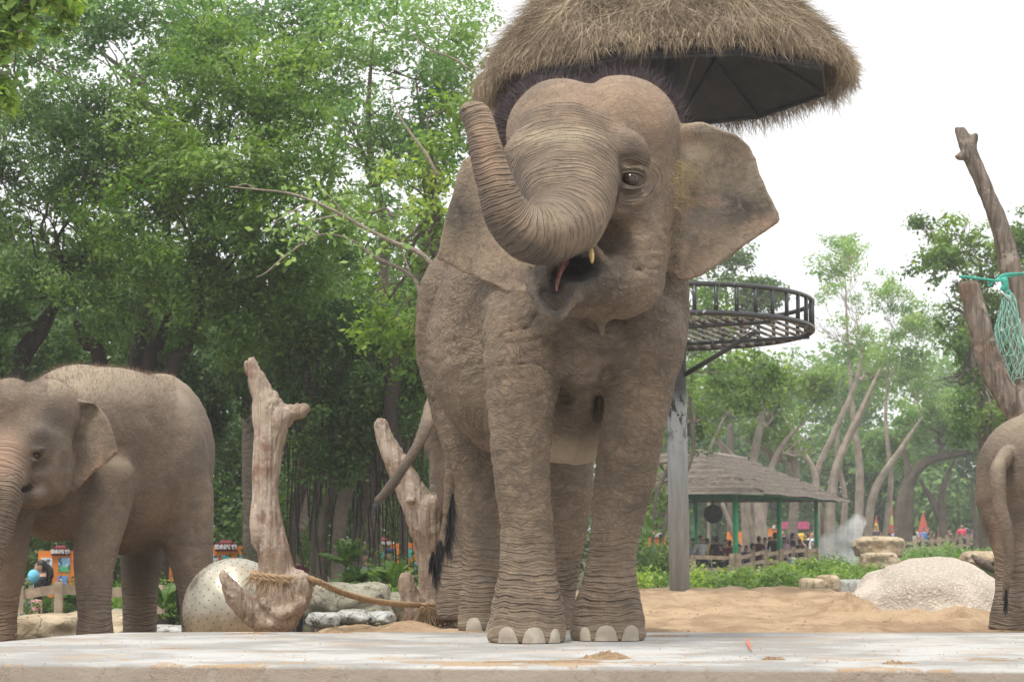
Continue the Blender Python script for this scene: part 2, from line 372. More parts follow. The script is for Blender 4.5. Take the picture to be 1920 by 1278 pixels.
# ------------------------------------------------------------------ elephant skin
def skin_mat(name, base=(.192, .143, .101), strength=1.0):
    t = NT(name, .78, .25); o = t.obj()
    wob = t.noise(o, 3.0, 3, color=True); wv = t.vm('SUBTRACT', wob, (.5, .5, .5))
    o1 = t.vm('ADD', o, t.vm('MULTIPLY', wv, (.16, .16, .16)))
    # polygonal net of creases, wider than tall patches; finer net on top
    def crease(v, sc, width, det=2):
        f = t.noise(v, sc, det, .5, .0); return t.mr(t.ma('ABSOLUTE', t.ma('SUBTRACT', f, .5)), 0.0, width)
    e1 = t.vor(t.mapping(o1, (1.0, 1.0, 1.35), (.3, .4, 0)), 34, 'SMOOTH_F1'); n1 = t.mr(e1, .62, .25)
    n1 = t.ma('MULTIPLY', n1, t.mr(t.vor(t.mapping(o1, (1.0, 1.0, 1.35), (.3, .4, 0)), 34), 0.0, .14, .45, 1.0))
    n2 = t.mr(t.vor(t.mapping(o1, (1.0, 1.0, 1.9), (0, -.5, 0)), 58), 0.0, 0.22, .3, 1.0)
    o2 = t.vm('ADD', o, t.vm('MULTIPLY', wv, (.34, .34, .34)))
    a1 = t.mr(t.vor(t.mapping(o2, (10, 10, 30), (0, .55, 0)), 1.0), 0.0, .13); a2 = t.mr(t.vor(t.mapping(o2, (13, 13, 38), (0, -.5, .4)), 1.2), 0.0, .12)
    n3 = t.ma('MULTIPLY', t.ma('ADD', t.ma('MULTIPLY', a1, .6), .4), t.ma('ADD', t.ma('MULTIPLY', a2, .5), .5))
    # rings (trunk, ankles): phase attribute in metres
    jit = t.ma('MULTIPLY', t.ma('SUBTRACT', t.noise(o, 9.0, 3), .5), 0.022)
    jit2 = t.ma('MULTIPLY', t.ma('SUBTRACT', t.noise(o, 2.3, 2), .5), 0.10)
    ph = t.ma('ADD', t.ma('ADD', t.attr('ring'), jit), jit2)
    def rings(period, sharp):
        w = t.ma('ABSOLUTE', t.ma('SUBTRACT', t.ma('FRACT', t.ma('DIVIDE', ph, period)), .5))   # 0 in crease .. .5
        return t.mr(w, 0.0, sharp)
    r1 = t.mix(t.mr(t.noise(o, 5.0, 2), .42, .58), rings(.024, .34), rings(.033, .28)); r2 = rings(.0125, .4)
    r1 = t.ma('MAXIMUM', r1, t.mr(t.noise(o, 14, 3), .35, .65, 0.0, .75)); rh = t.ma('ADD', t.ma('MULTIPLY', r1, .75), t.ma('MULTIPLY', r2, .25))
    rm = t.attr('ringm'); nm = t.attr('net')
    reg = t.mr(t.noise(o, 1.7, 2), .40, .60, .15, 1.0); net = t.ma('ADD', t.ma('MULTIPLY', t.ma('MULTIPLY', n1, reg), t.ma('MULTIPLY', t.attr('peb'), .5)), t.ma('MULTIPLY', n2, .14)); net = t.ma('ADD', net, t.ma('MULTIPLY', n3, .30))
    net = t.ma('ADD', t.ma('MULTIPLY', net, nm), t.ma('SUBTRACT', 1.0, nm))
    h = t.ma('ADD', t.ma('MULTIPLY', rh, rm), t.ma('MULTIPLY', net, t.ma('SUBTRACT', 1.0, rm)))
    fine = t.noise(o, 160, 3, .6); h2 = t.ma('ADD', h, t.ma('MULTIPLY', fine, .22)); h2 = t.ma('ADD', h2, t.ma('MULTIPLY', t.attr('earm'), t.ma('MULTIPLY', t.noise(o, 20, 6, .7, .6), 1.6)))
    bmp = t.bump(h2, 0.018 * strength, 1.0)
    # colour: skin pigment, with the shade inside the creases painted in as a darker tone
    big = t.noise(o, 2.2, 5, .6); mid = t.noise(o, 11, 5, .65)
    c = t.mix(t.mr(big, .35, .65), tuple(x * .80 for x in base), tuple(x * 1.15 for x in base))
    c = t.mix(t.mr(t.noise(o, 3.6, 6, .7, .5), .50, .66, 0, .55), c, (base[0] * .72, base[1] * .76, base[2] * .84)); c = t.mix(t.mr(t.noise(t.vm('ADD', o, (3.1, 1.7, 5.3)), 2.8, 5, .65), .54, .68, 0, .5), c, (base[0] * 1.55, base[1] * 1.5, base[2] * 1.35))
    c = t.mix(t.mr(mid, .42, .70, 0, .55), c, (base[0] * 1.5, base[1] * 1.45, base[2] * 1.35))
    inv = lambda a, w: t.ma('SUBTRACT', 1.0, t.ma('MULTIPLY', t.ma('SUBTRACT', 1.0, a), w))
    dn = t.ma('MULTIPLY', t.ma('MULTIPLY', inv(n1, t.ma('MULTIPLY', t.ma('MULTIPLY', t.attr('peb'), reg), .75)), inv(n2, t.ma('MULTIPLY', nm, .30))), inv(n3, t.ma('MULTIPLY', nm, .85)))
    crease_ao = t.ma('ADD', t.ma('MULTIPLY', dn, t.ma('SUBTRACT', 1.0, rm)), t.ma('MULTIPLY', inv(rh, .85), rm))
    c = t.mix(t.ma('MULTIPLY', t.ma('SUBTRACT', 1.0, crease_ao), .74), c, tuple(x * .30 for x in base))
    c = t.mix(t.attr('pink'), c, t.mix(t.noise(o, 30, 4), (.33, .19, .13), (.42, .29, .20)))
    c = t.mix(t.attr('pale'), c, (.44, .36, .25))
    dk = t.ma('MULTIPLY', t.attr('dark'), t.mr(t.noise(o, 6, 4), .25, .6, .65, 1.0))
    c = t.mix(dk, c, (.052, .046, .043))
    em_ = t.attr('earm'); c = t.mix(t.ma('MULTIPLY', em_, t.mr(t.noise(o, 7, 6, .7), .48, .66, 0, .75)), c, (.13, .105, .09)); c = t.mix(t.ma('MULTIPLY', em_, t.mr(t.noise(o, 4.5, 6, .7, .5), .50, .70, 0, .6)), c, (.38, .25, .18))
    vn = t.mr(t.ma('ABSOLUTE', t.ma('SUBTRACT', t.noise(o, 5.5, 5, .6, .8), .5)), 0, .02); c = t.mix(t.ma('MULTIPLY', em_, t.ma('MULTIPLY', t.ma('SUBTRACT', 1.0, vn), .45)), c, (.11, .08, .065))
    sp = t.mr(t.noise(o, 85, 2, .5), .70, .76); c = t.mix(t.ma('MULTIPLY', sp, .4), c, (.5, .44, .36))
    return t.done(c, None, bmp)
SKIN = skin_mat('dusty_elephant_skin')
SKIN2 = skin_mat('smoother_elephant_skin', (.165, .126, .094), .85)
NAIL = NT('toenail'); _o = NAIL.obj()
NAIL = NAIL.done(NAIL.mix(NAIL.mr(NAIL.noise(_o, 9, 4), .4, .65), (.32, .27, .21), (.46, .40, .32)), .5, NAIL.bump(NAIL.noise(NAIL.mapping(_o, (60, 60, 8)), 1, 3), .004))
HAIR = plain('dark_bristles', (.05, .032, .036), .6); HAIRP = plain('ginger_bristles', (.20, .13, .09), .6); HAIRB = plain('black_tail_hair', (.012, .012, .014), .4)
EYE = plain('eye_dark', (.035, .018, .010), .18, .5); MOUTHP = plain('mouth_flesh', (.20, .085, .07), .45, .5, var=.4, scale=30)
TUSKM = plain('yellow_ivory', (.55, .38, .16), .35, .5, scale=30); HAIRY = plain('yellow_ear_hair', (.42, .33, .14), .7)

LID = plain('dark_eyelid', (.085, .068, .055), .7, scale=40)
def near_chain(V, rows, scale_px=True):
    """distance to and arclength along a px chain"""
    p = spline([(*P(a, b, Y), r * Y / F_PX) for a, b, Y, r in rows], 6); best = np.full(len(V), 9e9); s_ = np.zeros(len(V)); acc = 0
    for a, b in zip(p[:-1], p[1:]):
        ba = b[:3] - a[:3]; L = np.linalg.norm(ba); t = np.clip(((V - a[:3]) @ ba) / (L * L + 1e-12), 0, 1)
        d = np.linalg.norm(V - a[:3] - t[:, None] * ba, axis=1) - (a[3] + t * (b[3] - a[3])); m = d < best
        best = np.where(m, d, best); s_ = np.where(m, acc + t * L, s_); acc += L
    return best, s_
def poly_d(px, py, poly):
    poly = np.asarray(poly, float); d2 = np.full(px.shape, 1e9); ins = np.zeros(px.shape, bool); n = len(poly)
    for i in range(n):
        a = poly[i]; b = poly[(i + 1) % n]; e_ = b - a; wx = px - a[0]; wy = py - a[1]
        t = np.clip((wx * e_[0] + wy * e_[1]) / (e_ @ e_), 0, 1); d2 = np.minimum(d2, (wx - e_[0] * t) ** 2 + (wy - e_[1] * t) ** 2)
        c1 = py >= a[1]; c2 = py < b[1]; c3 = e_[0] * wy > e_[1] * wx; ins ^= (c1 & c2 & c3) | (~c1 & ~c2 & ~c3)
    return np.sqrt(d2) * np.where(ins, -1, 1)
def blob(px, py, c, r): return np.exp(-(((px - c[0]) / r[0]) ** 2 + ((py - c[1]) / r[1]) ** 2))
def fuzz(root, V, N, mask, n, L, w, mat, name, lift=.5, seed=1, droop=.2, dirv=None, curl=.25):
    idx = np.nonzero(mask)[0]
    if not len(idx): print('no roots', name); return
    rg = np.random.default_rng(seed); idx = rg.choice(idx, min(n, len(idx) * 3)); D = N[idx] * lift + rg.normal(size=(len(idx), 3)) * .35
    if dirv is not None: D = D + np.asarray(dirv)
    VV, FF = strands(V[idx] + rg.normal(size=(len(idx), 3)) * .004 - N[idx] * .003, D, L * rg.uniform(.4, 1.1, len(idx)), w, droop, 2, seed, curl)
    return wpart(root, name, (VV, FF), mat, kind='stuff')
def toenails(root, cx, cz_px, Y, R, spots, rot0=0):
    """R: foot radius m; spots: list of (angle deg from camera-facing, half width m, height m)"""
    c = P(cx, cz_px, Y); 
    for ang, hw, hh in spots:
        a = radians(ang); nrm = np.array((sin(a), -cos(a), 0)); tg = np.array((cos(a), sin(a), 0)); rows = []
        n, m = 9, 6; V = []
        for j in range(m + 1):
            v = j / m
            for i in range(n + 1):
                u = (i / n) * 2 - 1; ht = hh * sqrt(max(0, 1 - abs(u) ** 2.4)) * v; bul = (1 - u * u) ** .5 * .018 * (1 - .45 * v) - .012 - .10 * ht * 0
                V.append(c * (1, 1, 0) + nrm * (R(ang, ht) + bul + .004) + tg * u * hw + np.array((0, 0, .004 + ht)))
        V = np.array(V); idx = lambda j, i: j * (n + 1) + i
        Q = np.array([(idx(j, i), idx(j, i + 1), idx(j + 1, i + 1), idx(j + 1, i)) for j in range(m) for i in range(n)])
        wpart(root, 'toenail', (V, Q), NAIL)

def big_elephant(h=0.0115):
    e = Beast((P(765, 1215, 16.8)[0], 12.45, -.03), (P(1480, 300, 14.2)[0], 16.95, 3.2), h)
    C, E = e.C, e.E
    # trunk of the body
    E(1000, 648, 15.2, 203, 222, .82, .05); E(948, 632, 16.05, 168, 196, .48, .10); E(1100, 632, 14.52, 188, 178, .38, .10); C([(1212, 470, 14.5, 78), (1212, 560, 14.4, 80), (1200, 650, 14.25, 82)], .12); C([(985, 520, 14.6, 80), (985, 620, 14.3, 80)], .10)
    E(1010, 500, 15.3, 180, 150, .8, .1); E(1075, 690, 14.95, 140, 181, .5, .06); E(900, 560, 15.9, 118, 110, .4, .08)
    legs = dict(
        fr=[(985, 630, 14.12, 80), (980, 700, 14.05, 73), (976, 800, 13.98, 60), (978, 900, 13.95, 53), (988, 985, 13.95, 50), (989, 1040, 13.95, 52), (990, 1090, 13.93, 56), (989, 1140, 13.92, 67), (988, 1185, 13.9, 74)],
        fl=[(1195, 620, 14.15, 84), (1200, 700, 14.15, 70), (1187, 800, 14.18, 62), (1170, 900, 14.2, 57), (1160, 960, 14.2, 51), (1153, 1005, 14.2, 47), (1147, 1050, 14.2, 47), (1143, 1100, 14.2, 53), (1140, 1145, 14.2, 65), (1139, 1180, 14.2, 72)],
        rr=[(880, 640, 15.95, 92), (886, 760, 15.9, 80), (898, 850, 15.8, 62), (912, 930, 15.75, 50), (915, 1000, 15.72, 47), (912, 1080, 15.68, 46), (908, 1130, 15.63, 48), (904, 1168, 15.6, 46)],
        rl=[(1030, 720, 16.0, 85), (1040, 830, 15.95, 74), (1052, 920, 15.9, 60), (1050, 1000, 15.9, 50), (1040, 1070, 15.9, 46), (1034, 1120, 15.9, 46), (1030, 1160, 15.85, 52)])
    C(legs['rr'], .09); C(legs['rl'], .09); C(legs['fr'], .08); C(legs['fl'], .08)
    # fold between shoulder and flank, armpits, breast keel
    C([(915, 560, 13.9, 3), (908, 640, 13.9, 5), (905, 720, 14.0, 4)], .05, True)
    C([(1092, 690, 14.05, 42), (1088, 760, 14.4, 34), (1084, 830, 14.8, 40)], .06); E(1054, 775, 14.22, 13, 50, .12, .05, 10, True); E(1124, 775, 14.28, 9, 45, .12, .04, 0, True)
    # neck and withers
    C([(1085, 560, 14.9, 165), (1100, 430, 14.65, 150), (1110, 330, 14.3, 125)], .12)
    E(1090, 320, 14.5, 150, 135, .33, .10)
    E(1000, 300, 14.5, 78, 125, .2, .08)
    # skull
    E(1042, 243, 14.0, 86, 92, .30, .03); E(1165, 246, 14.0, 112, 105, .34, .03, 6); E(1093, 146, 14.0, 18, 20, .6, .07, 0, True); E(1100, 215, 13.62, 18, 50, .08, .06, 0, True); E(1000, 262, 14.0, 50, 70, .25, .05, -8)
    E(1115, 345, 14.0, 150, 150, .40, .07); E(1215, 330, 14.08, 66, 120, .30, .06, -4)
    E(1188, 440, 13.95, 66, 110, .33, .07, 6)
    E(1135, 548, 13.66, 92, 54, .30, .05, -3); E(1090, 530, 13.75, 85, 62, .3, .05); E(1180, 530, 13.75, 58, 58, .3, .06)
    C([(1150, 262, 13.66, 12), (1178, 262, 13.60, 20), (1203, 285, 13.62, 17), (1211, 318, 13.68, 12)], .06); E(1180, 285, 13.61, 26, 20, .07, .05); E(970, 292, 13.62, 26, 30, .10, .06)
    E(1165, 390, 13.64, 40, 26, .08, .06, -20); E(1205, 395, 13.66, 18, 40, .08, .06)
    E(1150, 320, 13.42, 10, 40, .08, .07, 0, True)
    E(1183, 336, 13.55, 24, 19, .085, .03, 0, True)   # eye socket
    E(1183, 319, 13.605, 26, 8, .05, .014, -8); E(1182, 354, 13.60, 24, 8, .05, .014, 6)   # lids
    # hollow of the temples and cheek pouch
    E(1245, 330, 13.60, 14, 70, .12, .08, 0, True); E(1118, 478, 13.50, 34, 15, .12, .05, 50)
    E(1165, 455, 13.42, 22, 10, .10, .05, -10, True)
    TR = [(1060, 250, 13.85, 96), (1060, 310, 13.62, 99), (1062, 365, 13.38, 90), (1058, 412, 13.15, 76), (1030, 436, 12.98, 62), (990, 436, 12.88, 54), (957, 408, 12.84, 46), (936, 366, 12.82, 39), (921, 318, 12.82, 34), (908, 268, 12.84, 31), (898, 228, 12.88, 29), (889, 213, 12.9, 27)]
    C(TR[:3], .09); C(TR, .045)
    E(884, 204, 12.90, 19, 11, .05, .02, -15); E(889, 186, 12.9, 13, 6, .04, .03, 0, True)
    # mouth and spoon-shaped lower lip
    E(1058, 530, 13.42, 60, 42, .24, .05, 30)
    C([(990, 508, 13.52, 12), (999, 545, 13.36, 13), (1022, 580, 13.18, 12), (1046, 594, 13.06, 9), (1064, 572, 13.16, 13), (1090, 540, 13.30, 17), (1135, 512, 13.46, 20), (1165, 498, 13.6, 20)], .035)
    E(1043, 528, 13.12, 17, 50, .20, .02, 0, True); E(1082, 502, 13.22, 52, 24, .24, .035, -8, True); E(1070, 500, 13.5, 40, 20, .2, .02, 0, True)
    E(1200, 488, 13.82, 52, 82, .28, .08); E(1062, 598, 14.0, 42, 34, .16, .05); C([(1138, 452, 13.44, 7), (1168, 474, 13.46, 6), (1198, 508, 13.5, 4)], .05, True)
    # gullet flap and hanging tip
    E(1120, 632, 13.96, 54, 40, .15, .04, 0); C([(1126, 600, 13.75, 15), (1128, 618, 13.72, 10), (1129, 632, 13.72, 5)], .03)
    C([(1050, 620, 14.0, 8), (1080, 662, 13.97, 9), (1125, 680, 13.96, 9), (1180, 662, 13.98, 9), (1210, 620, 14.0, 8)], .05)
    # ears
    EL = [(1262, 262), (1283, 234), (1310, 228), (1347, 238), (1390, 260), (1413, 286), (1425, 325), (1446, 372), (1463, 411), (1440, 431), (1396, 461), (1343, 500), (1302, 522), (1272, 526), (1250, 508), (1238, 470), (1235, 420), (1240, 350)]
    ER = [(1000, 300), (950, 285), (905, 286), (880, 292), (862, 312), (846, 368), (831, 430), (820, 478), (822, 488), (868, 510), (928, 535), (973, 553), (988, 546), (1010, 500), (1010, 420)]
    YL = lambda x, y: 14.02 + .00035 * (x - 1260) + .030 * np.sin((x - 1260) / 46. + y / 70.) - .05 * np.exp(-((y - 240) / 22.) ** 2) * (x > 0) + .015 * np.sin(y / 23. + x / 31.)
    YR = lambda x, y: 14.18 + .0018 * (985 - x) + .025 * np.sin((x - 900) / 40. + y / 60.)
    rag = lambda pl: (lambda q: q + 2.2 * np.stack((vnoise(np.stack((q[:, 0] / 9, q[:, 1] / 9, q[:, 0] * 0), 1), 3), vnoise(np.stack((q[:, 0] / 9, q[:, 1] / 9, q[:, 0] * 0), 1), 4)), 1))(spline(np.array(pl + pl[:1], float), 3)[:-1])
    EL = rag(EL); ER = rag(ER)
    e.sheet(EL, YL, .014, .05); e.sheet(ER, YR, .014, .04)
    # tail hanging behind the haunch
    C([(905, 640, 16.55, 26), (868, 760, 16.75, 16), (846, 860, 16.75, 12), (842, 930, 16.75, 11), (834, 1000, 16.75, 9), (822, 1055, 16.72, 7), (815, 1075, 16.72, 5)], .03)
    e.cut_below(0.0, .012)
    V, Q = e.mesh(1); N = normals(V, Q)
    px, py = pix(V)
    # attributes
    dT, sT = near_chain(V, TR); ring = sT.copy(); tm = sstep(.045, .005, dT) * sstep(.08, .16, sT)
    ring = ring * .9 + .06 * ((px - 1060) / 100.) ** 2 * (sT < .9)    # creases arch over the bridge of the trunk
    rm = tm
    for k_ in legs:
        dL, sL = near_chain(V, legs[k_]); m = sstep(.06, .01, dL) * sstep(.85, .35, V[:, 2]) * .95; m = m * (.35 + .65 * sstep(.10, .2, V[:, 2])) * (1 - .5 * sstep(.3, .62, V[:, 2]))
        cx = np.mean([r[0] for r in legs[k_][-4:]]); ph = V[:, 2] * .8 - .5 * ((px - cx) / 343.) ** 2 * (V[:, 2] > .25)
        use = m > rm; ring = np.where(use, ph, ring); rm = np.maximum(rm, m)
    head = sstep(560, 520, py) * sstep(14.55, 14.3, V[:, 1]) * sstep(930, 960, px)
    earf = np.maximum(sstep(4, -4, poly_d(px, py, EL)) * sstep(1262, 1290, px) * (np.abs(V[:, 1] - YL(px, py)) < .05), sstep(6, -2, poly_d(px, py, ER)) * sstep(.06, .03, np.abs(V[:, 1] - YR(px, py))))
    ears = earf > .5
    skull = sstep(330, 230, py) * (V[:, 1] < 14.8)
    net = np.ones(len(V)); net = net * (1 - .45 * skull); net = net * (1 - earf) + .22 * earf; net *= 1 - .6 * sstep(.25, .05, V[:, 2])
    net *= 1 - .45 * blob(px, py, (1210, 380), (60, 110)) * (V[:, 1] < 14.3)
    peb = np.clip(1 - .8 * sstep(660, 780, py) * (px > 905) - .7 * sstep(860, 930, py), .15, 1) * (1 - skull) * (1 - .6 * (V[:, 1] < 13.95) * (py < 520))
    belly = sstep(800, 870, py) * sstep(-.2, -.7, N[:, 2]) * ((px > 1020) & (px < 1130)) * (py < 890)
    flank = (px < 915) & (py > 450) & (py < 900) & (V[:, 1] > 14.4) & ~ears; net = np.where(flank, 1.0, net)
    pink = .5 * blob(px, py, (905, 300), (26, 70)) * (V[:, 1] < 13.2) + .25 * blob(px, py, (1120, 180), (90, 40)) + .30 * blob(px, py, (1230, 215), (30, 60)) + .35 * earf * sstep(450, 510, py) + .3 * earf * (px > 1300) * sstep(400, 430, py)
    pale = .9 * belly + earf * (.42 + .40 * blob(px, py, (1330, 300), (70, 60))) + .5 * blob(px, py, (1045, 258), (80, 16)) * (V[:, 1] < 13.9) + .25 * blob(px, py, (885, 700), (60, 70)) * (V[:, 1] > 14.3) + .25 * sstep(.12, .04, V[:, 2]) + .3 * blob(px, py, (1040, 410), (50, 30)) * (V[:, 1] < 13.2)
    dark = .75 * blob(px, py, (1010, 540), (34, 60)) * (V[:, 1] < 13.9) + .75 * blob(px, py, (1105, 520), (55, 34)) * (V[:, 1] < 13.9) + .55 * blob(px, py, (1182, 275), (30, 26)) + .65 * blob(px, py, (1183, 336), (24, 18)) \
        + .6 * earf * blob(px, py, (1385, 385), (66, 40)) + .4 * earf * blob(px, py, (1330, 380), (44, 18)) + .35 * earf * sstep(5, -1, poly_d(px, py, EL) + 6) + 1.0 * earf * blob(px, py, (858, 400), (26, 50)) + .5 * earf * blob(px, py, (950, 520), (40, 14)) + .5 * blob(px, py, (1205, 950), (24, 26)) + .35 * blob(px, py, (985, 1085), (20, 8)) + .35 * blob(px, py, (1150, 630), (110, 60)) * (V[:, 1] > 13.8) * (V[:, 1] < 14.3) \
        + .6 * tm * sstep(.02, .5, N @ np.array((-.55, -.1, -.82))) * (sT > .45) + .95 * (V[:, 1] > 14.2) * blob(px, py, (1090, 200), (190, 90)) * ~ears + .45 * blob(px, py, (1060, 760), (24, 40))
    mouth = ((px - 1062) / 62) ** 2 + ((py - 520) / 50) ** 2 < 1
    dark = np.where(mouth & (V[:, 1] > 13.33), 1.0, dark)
    eyed = np.sqrt(((px - 1182) / 1.25) ** 2 + (py - 337) ** 2) / 343.; em = sstep(.17, .12, eyed) * sstep(.05, .07, eyed) * (V[:, 1] < 14.0) * .75; u_ = em > rm; ring = np.where(u_, eyed * 1.1, ring); rm = np.maximum(rm, em)
    ring = smooth_attr(ring, Q, 10); rm = smooth_attr(rm, Q, 4)
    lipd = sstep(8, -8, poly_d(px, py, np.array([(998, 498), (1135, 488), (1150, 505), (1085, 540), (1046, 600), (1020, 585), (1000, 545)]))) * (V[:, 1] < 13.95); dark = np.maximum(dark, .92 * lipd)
    # large folds in the real surface
    q = V.copy(); fl = fbm(q * 7, 3, 3) * .006 * (1 - .6 * skull)
    fold = (np.abs(vnoise(np.stack(((px + 2 * py) / 60., V[:, 1] * 3, (py - .4 * px) / 26.), 1), 5)) - .35) * .010 * (1 - skull) * (1 - tm) * (~ears)
    w = np.abs(((ring / .036 + .5 * vnoise(q * 9, 8)) % 1) - .5) * 2
    ringd = (np.minimum(w * 2.2, 1) - .8) * .006 * rm * .55 * (V[:, 2] < 1.2)
    ch_ = blob(px, py, (1110, 660), (150, 90)) * (V[:, 1] < 14.7) + .8 * blob(px, py, (960, 600), (60, 90)) + .7 * blob(px, py, (1225, 440), (40, 90)) * ~ears + .6 * blob(px, py, (880, 840), (60, 50)) + .5 * blob(px, py, (1060, 740), (60, 60)); ch_ = np.clip(ch_, 0, 1) * (1 - tm)
    qa = q + .05 * np.stack((vnoise(q * 4, 41), vnoise(q * 4, 42), vnoise(q * 4, 43)), 1); gv = (1 - np.abs(vnoise(qa * (6, 6, 15), 44)) * 1.0) ** 5 * .016 + (1 - np.abs(vnoise(qa * (13, 13, 22), 45))) ** 5 * .008
    fold = fold - gv * (.25 + .75 * ch_) * (1 - .7 * skull) * (1 - rm) * (~ears)
    V = V + N * (fl + fold + ringd + (~ears) * fbm(q * 28, 2, 9) * .002)[:, None]
    V[:, 2] = np.maximum(V[:, 2], 0.0)
    N = normals(V, Q)
    base = np.array((P(1060, 1000, 14.8)[0], 14.8, 0))
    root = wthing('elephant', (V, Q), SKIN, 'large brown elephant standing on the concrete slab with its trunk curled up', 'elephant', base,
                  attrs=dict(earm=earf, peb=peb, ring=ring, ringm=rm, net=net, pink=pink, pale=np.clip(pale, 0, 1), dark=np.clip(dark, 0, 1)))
    # parts: eyes, tusk, tongue, nails, hair
    ec = P(1183, 337, 13.585); VV, FF = sphere(ec, .042, 20, 14); wpart(root, 'eye', (VV, FF), EYE)
    for (cx, cy, tl) in ((1183, 326, -8), (1183, 350, 6)):
        pts = [P(cx + 24 * cos(a) , cy - (10 if cy < 336 else -8) * sin(a) * 1.0 + 6 * (cy < 336) - 4 * (cy > 336), 13.535 + .03 * cos(a) ** 2) for a in np.linspace(0, pi, 9)]
        wpart(root, 'eyelid', tube(spline(pts, 3), .0055, 8), LID)
    wpart(root, 'tusk', tube([P(1106, 460, 13.42), P(1109, 476, 13.36), P(1110, 487, 13.34), P(1110, 494, 13.34)], (.015, .015, .011, .004), 10), TUSKM)
    tg = Field(P(1000, 600, 13.1) * (1, 0, 1) + (0, 12.95, 0), P(1090, 470, 13.9) * (1, 0, 1) + (0, 13.9, 0), .007)
    tg.chain([(*P(1056, 488, 13.5), .035), (*P(1049, 510, 13.34), .017), (*P(1045, 530, 13.26), .011), (*P(1044, 545, 13.23), .007)], .02)
    wpart(root, 'tongue', tg.mesh(), MOUTHP)
    def Rf(base_r): return lambda ang, z: base_r
    def surf(cx, Y, ang, z):
        c = P(cx, 1190, Y); a = radians(ang); d = np.array((sin(a), -cos(a))); q2 = V[:, :2] - c[:2]
        al = q2 @ d; pe = np.abs(q2 @ np.array((-d[1], d[0]))); m = (pe < .02) & (np.abs(V[:, 2] - z - .01) < .015) & (al > 0) & (al < .33)
        return al[m].max() if m.any() else .2
    for cx, Y, spots in ((988, 13.9, ((-30, .062, .085), (10, .064, .085), (46, .045, .075))), (1139, 14.2, ((-38, .040, .075), (-4, .064, .085), (36, .062, .085))), (904, 15.6, ((-20, .055, .08), (30, .055, .08)))):
        toenails(root, cx, 1190, Y, lambda ang, z, cx=cx, Y=Y: surf(cx, Y, ang, z), spots)
    sil = (V[:, 1] > 13.98) & (V[:, 1] < 14.9) & (N[:, 2] > -.05) & (py < 330) & (py > 100) & (px > 930) & (px < 1295) & ~ears
    fuzz(root, V, N, sil, 20000, .11, .0034, HAIR, 'crown_hair', .8, 2, .0, (0, .25, .35))
    fuzz(root, V, N, (skull > .5) & ~ears & (N[:, 2] > -.2), 5000, .03, .0014, HAIRP, 'forehead_bristles', .6, 3, .1)
    fuzz(root, V, N, (px > 985) & (px < 1060) & (py > 495) & (py < 610) & (V[:, 1] < 13.5), 170, .045, .0014, HAIRP, 'chin_bristles', .8, 4, .3)
    fuzz(root, V, N, (px > 1262) & (px < 1310) & (py > 300) & (py < 390) & (V[:, 1] < 14.15), 900, .06, .0016, HAIRY, 'ear_hair', .5, 5, .2, (.3, 0, 0))
    fuzz(root, V, N, (V[:, 2] < 1.1) & (V[:, 2] > .25) & (np.abs(N[:, 1]) < .75) & (px > 860), 2600, .05, .0015, HAIRP, 'leg_hair', .8, 6, .2)
    rg = np.random.default_rng(5)
    for a, b, nn, L, off in ((P(848, 925, 16.72), P(838, 1010, 16.72), 420, .20, .02), (P(826, 1010, 16.7), P(815, 1070, 16.7), 360, .16, .0), (P(812, 1035, 16.7), P(808, 1055, 16.7), 160, .1, -.02)):
        tt = rg.uniform(size=(nn, 1)); P0 = a * (1 - tt) + b * tt + rg.normal(size=(nn, 3)) * .006
        D = np.tile((off * 3, 0, -1.0), (nn, 1)) + rg.normal(size=(nn, 3)) * .12
        wpart(root, 'tail_hair', strands(P0, D, L * rg.uniform(.6, 1.1, nn), .004, .1, 2, 3, .05), HAIRB, kind='stuff')
    return root
BIG = big_elephant()

# ------------------------------------------------------------------ the other elephants
def dress(e, legs, trunk, nail_spots, root_args, mat, pinkf, ear=None, earY=None, extra=None, eye=None):
    e.cut_below(root_args['z'], .012); V, Q = e.mesh(1); N = normals(V, Q); px, py = pix(V); zb = root_args['z']
    ring = np.zeros(len(V)); rm = np.zeros(len(V))
    if trunk:
        dT, sT = near_chain(V, trunk); rm = sstep(.05, .005, dT) * sstep(.05, .15, sT); ring = sT
    for L in legs:
        dL, sL = near_chain(V, L); m = sstep(.06, .01, dL) * sstep(.55 + zb, .35 + zb, V[:, 2]) * .8; cx = np.mean([r[0] for r in L[-3:]]); u = m > rm
        ring = np.where(u, V[:, 2] * .8 - .4 * ((px - cx) / 260.) ** 2, ring); rm = np.maximum(rm, m)
    ef = np.zeros(len(V)) if ear is None else sstep(4, -3, poly_d(px, py, np.array(ear))) * sstep(.06, .03, np.abs(V[:, 1] - earY(px, py)))
    ring = smooth_attr(ring, Q, 8); rm = smooth_attr(rm, Q, 3)
    at = dict(earm=ef, peb=np.full(len(V), .25), ring=ring, ringm=rm, net=.6 * (1 - ef) + .15 * ef, pink=pinkf(px, py, V), dark=np.zeros(len(V)), pale=.15 * ef)
    if extra: extra(at, V, N, px, py, ef)
    V = V + N * (fbm(V * 6, 3, 4) * .007 + (1 - ef) * (np.abs(vnoise(V * (5, 5, 11), 7)) - .3) * .006)[:, None]; V[:, 2] = np.maximum(V[:, 2], zb)
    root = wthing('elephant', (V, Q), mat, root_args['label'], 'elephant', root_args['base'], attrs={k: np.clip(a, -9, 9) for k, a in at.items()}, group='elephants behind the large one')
    return root, V, normals(V, Q), px, py

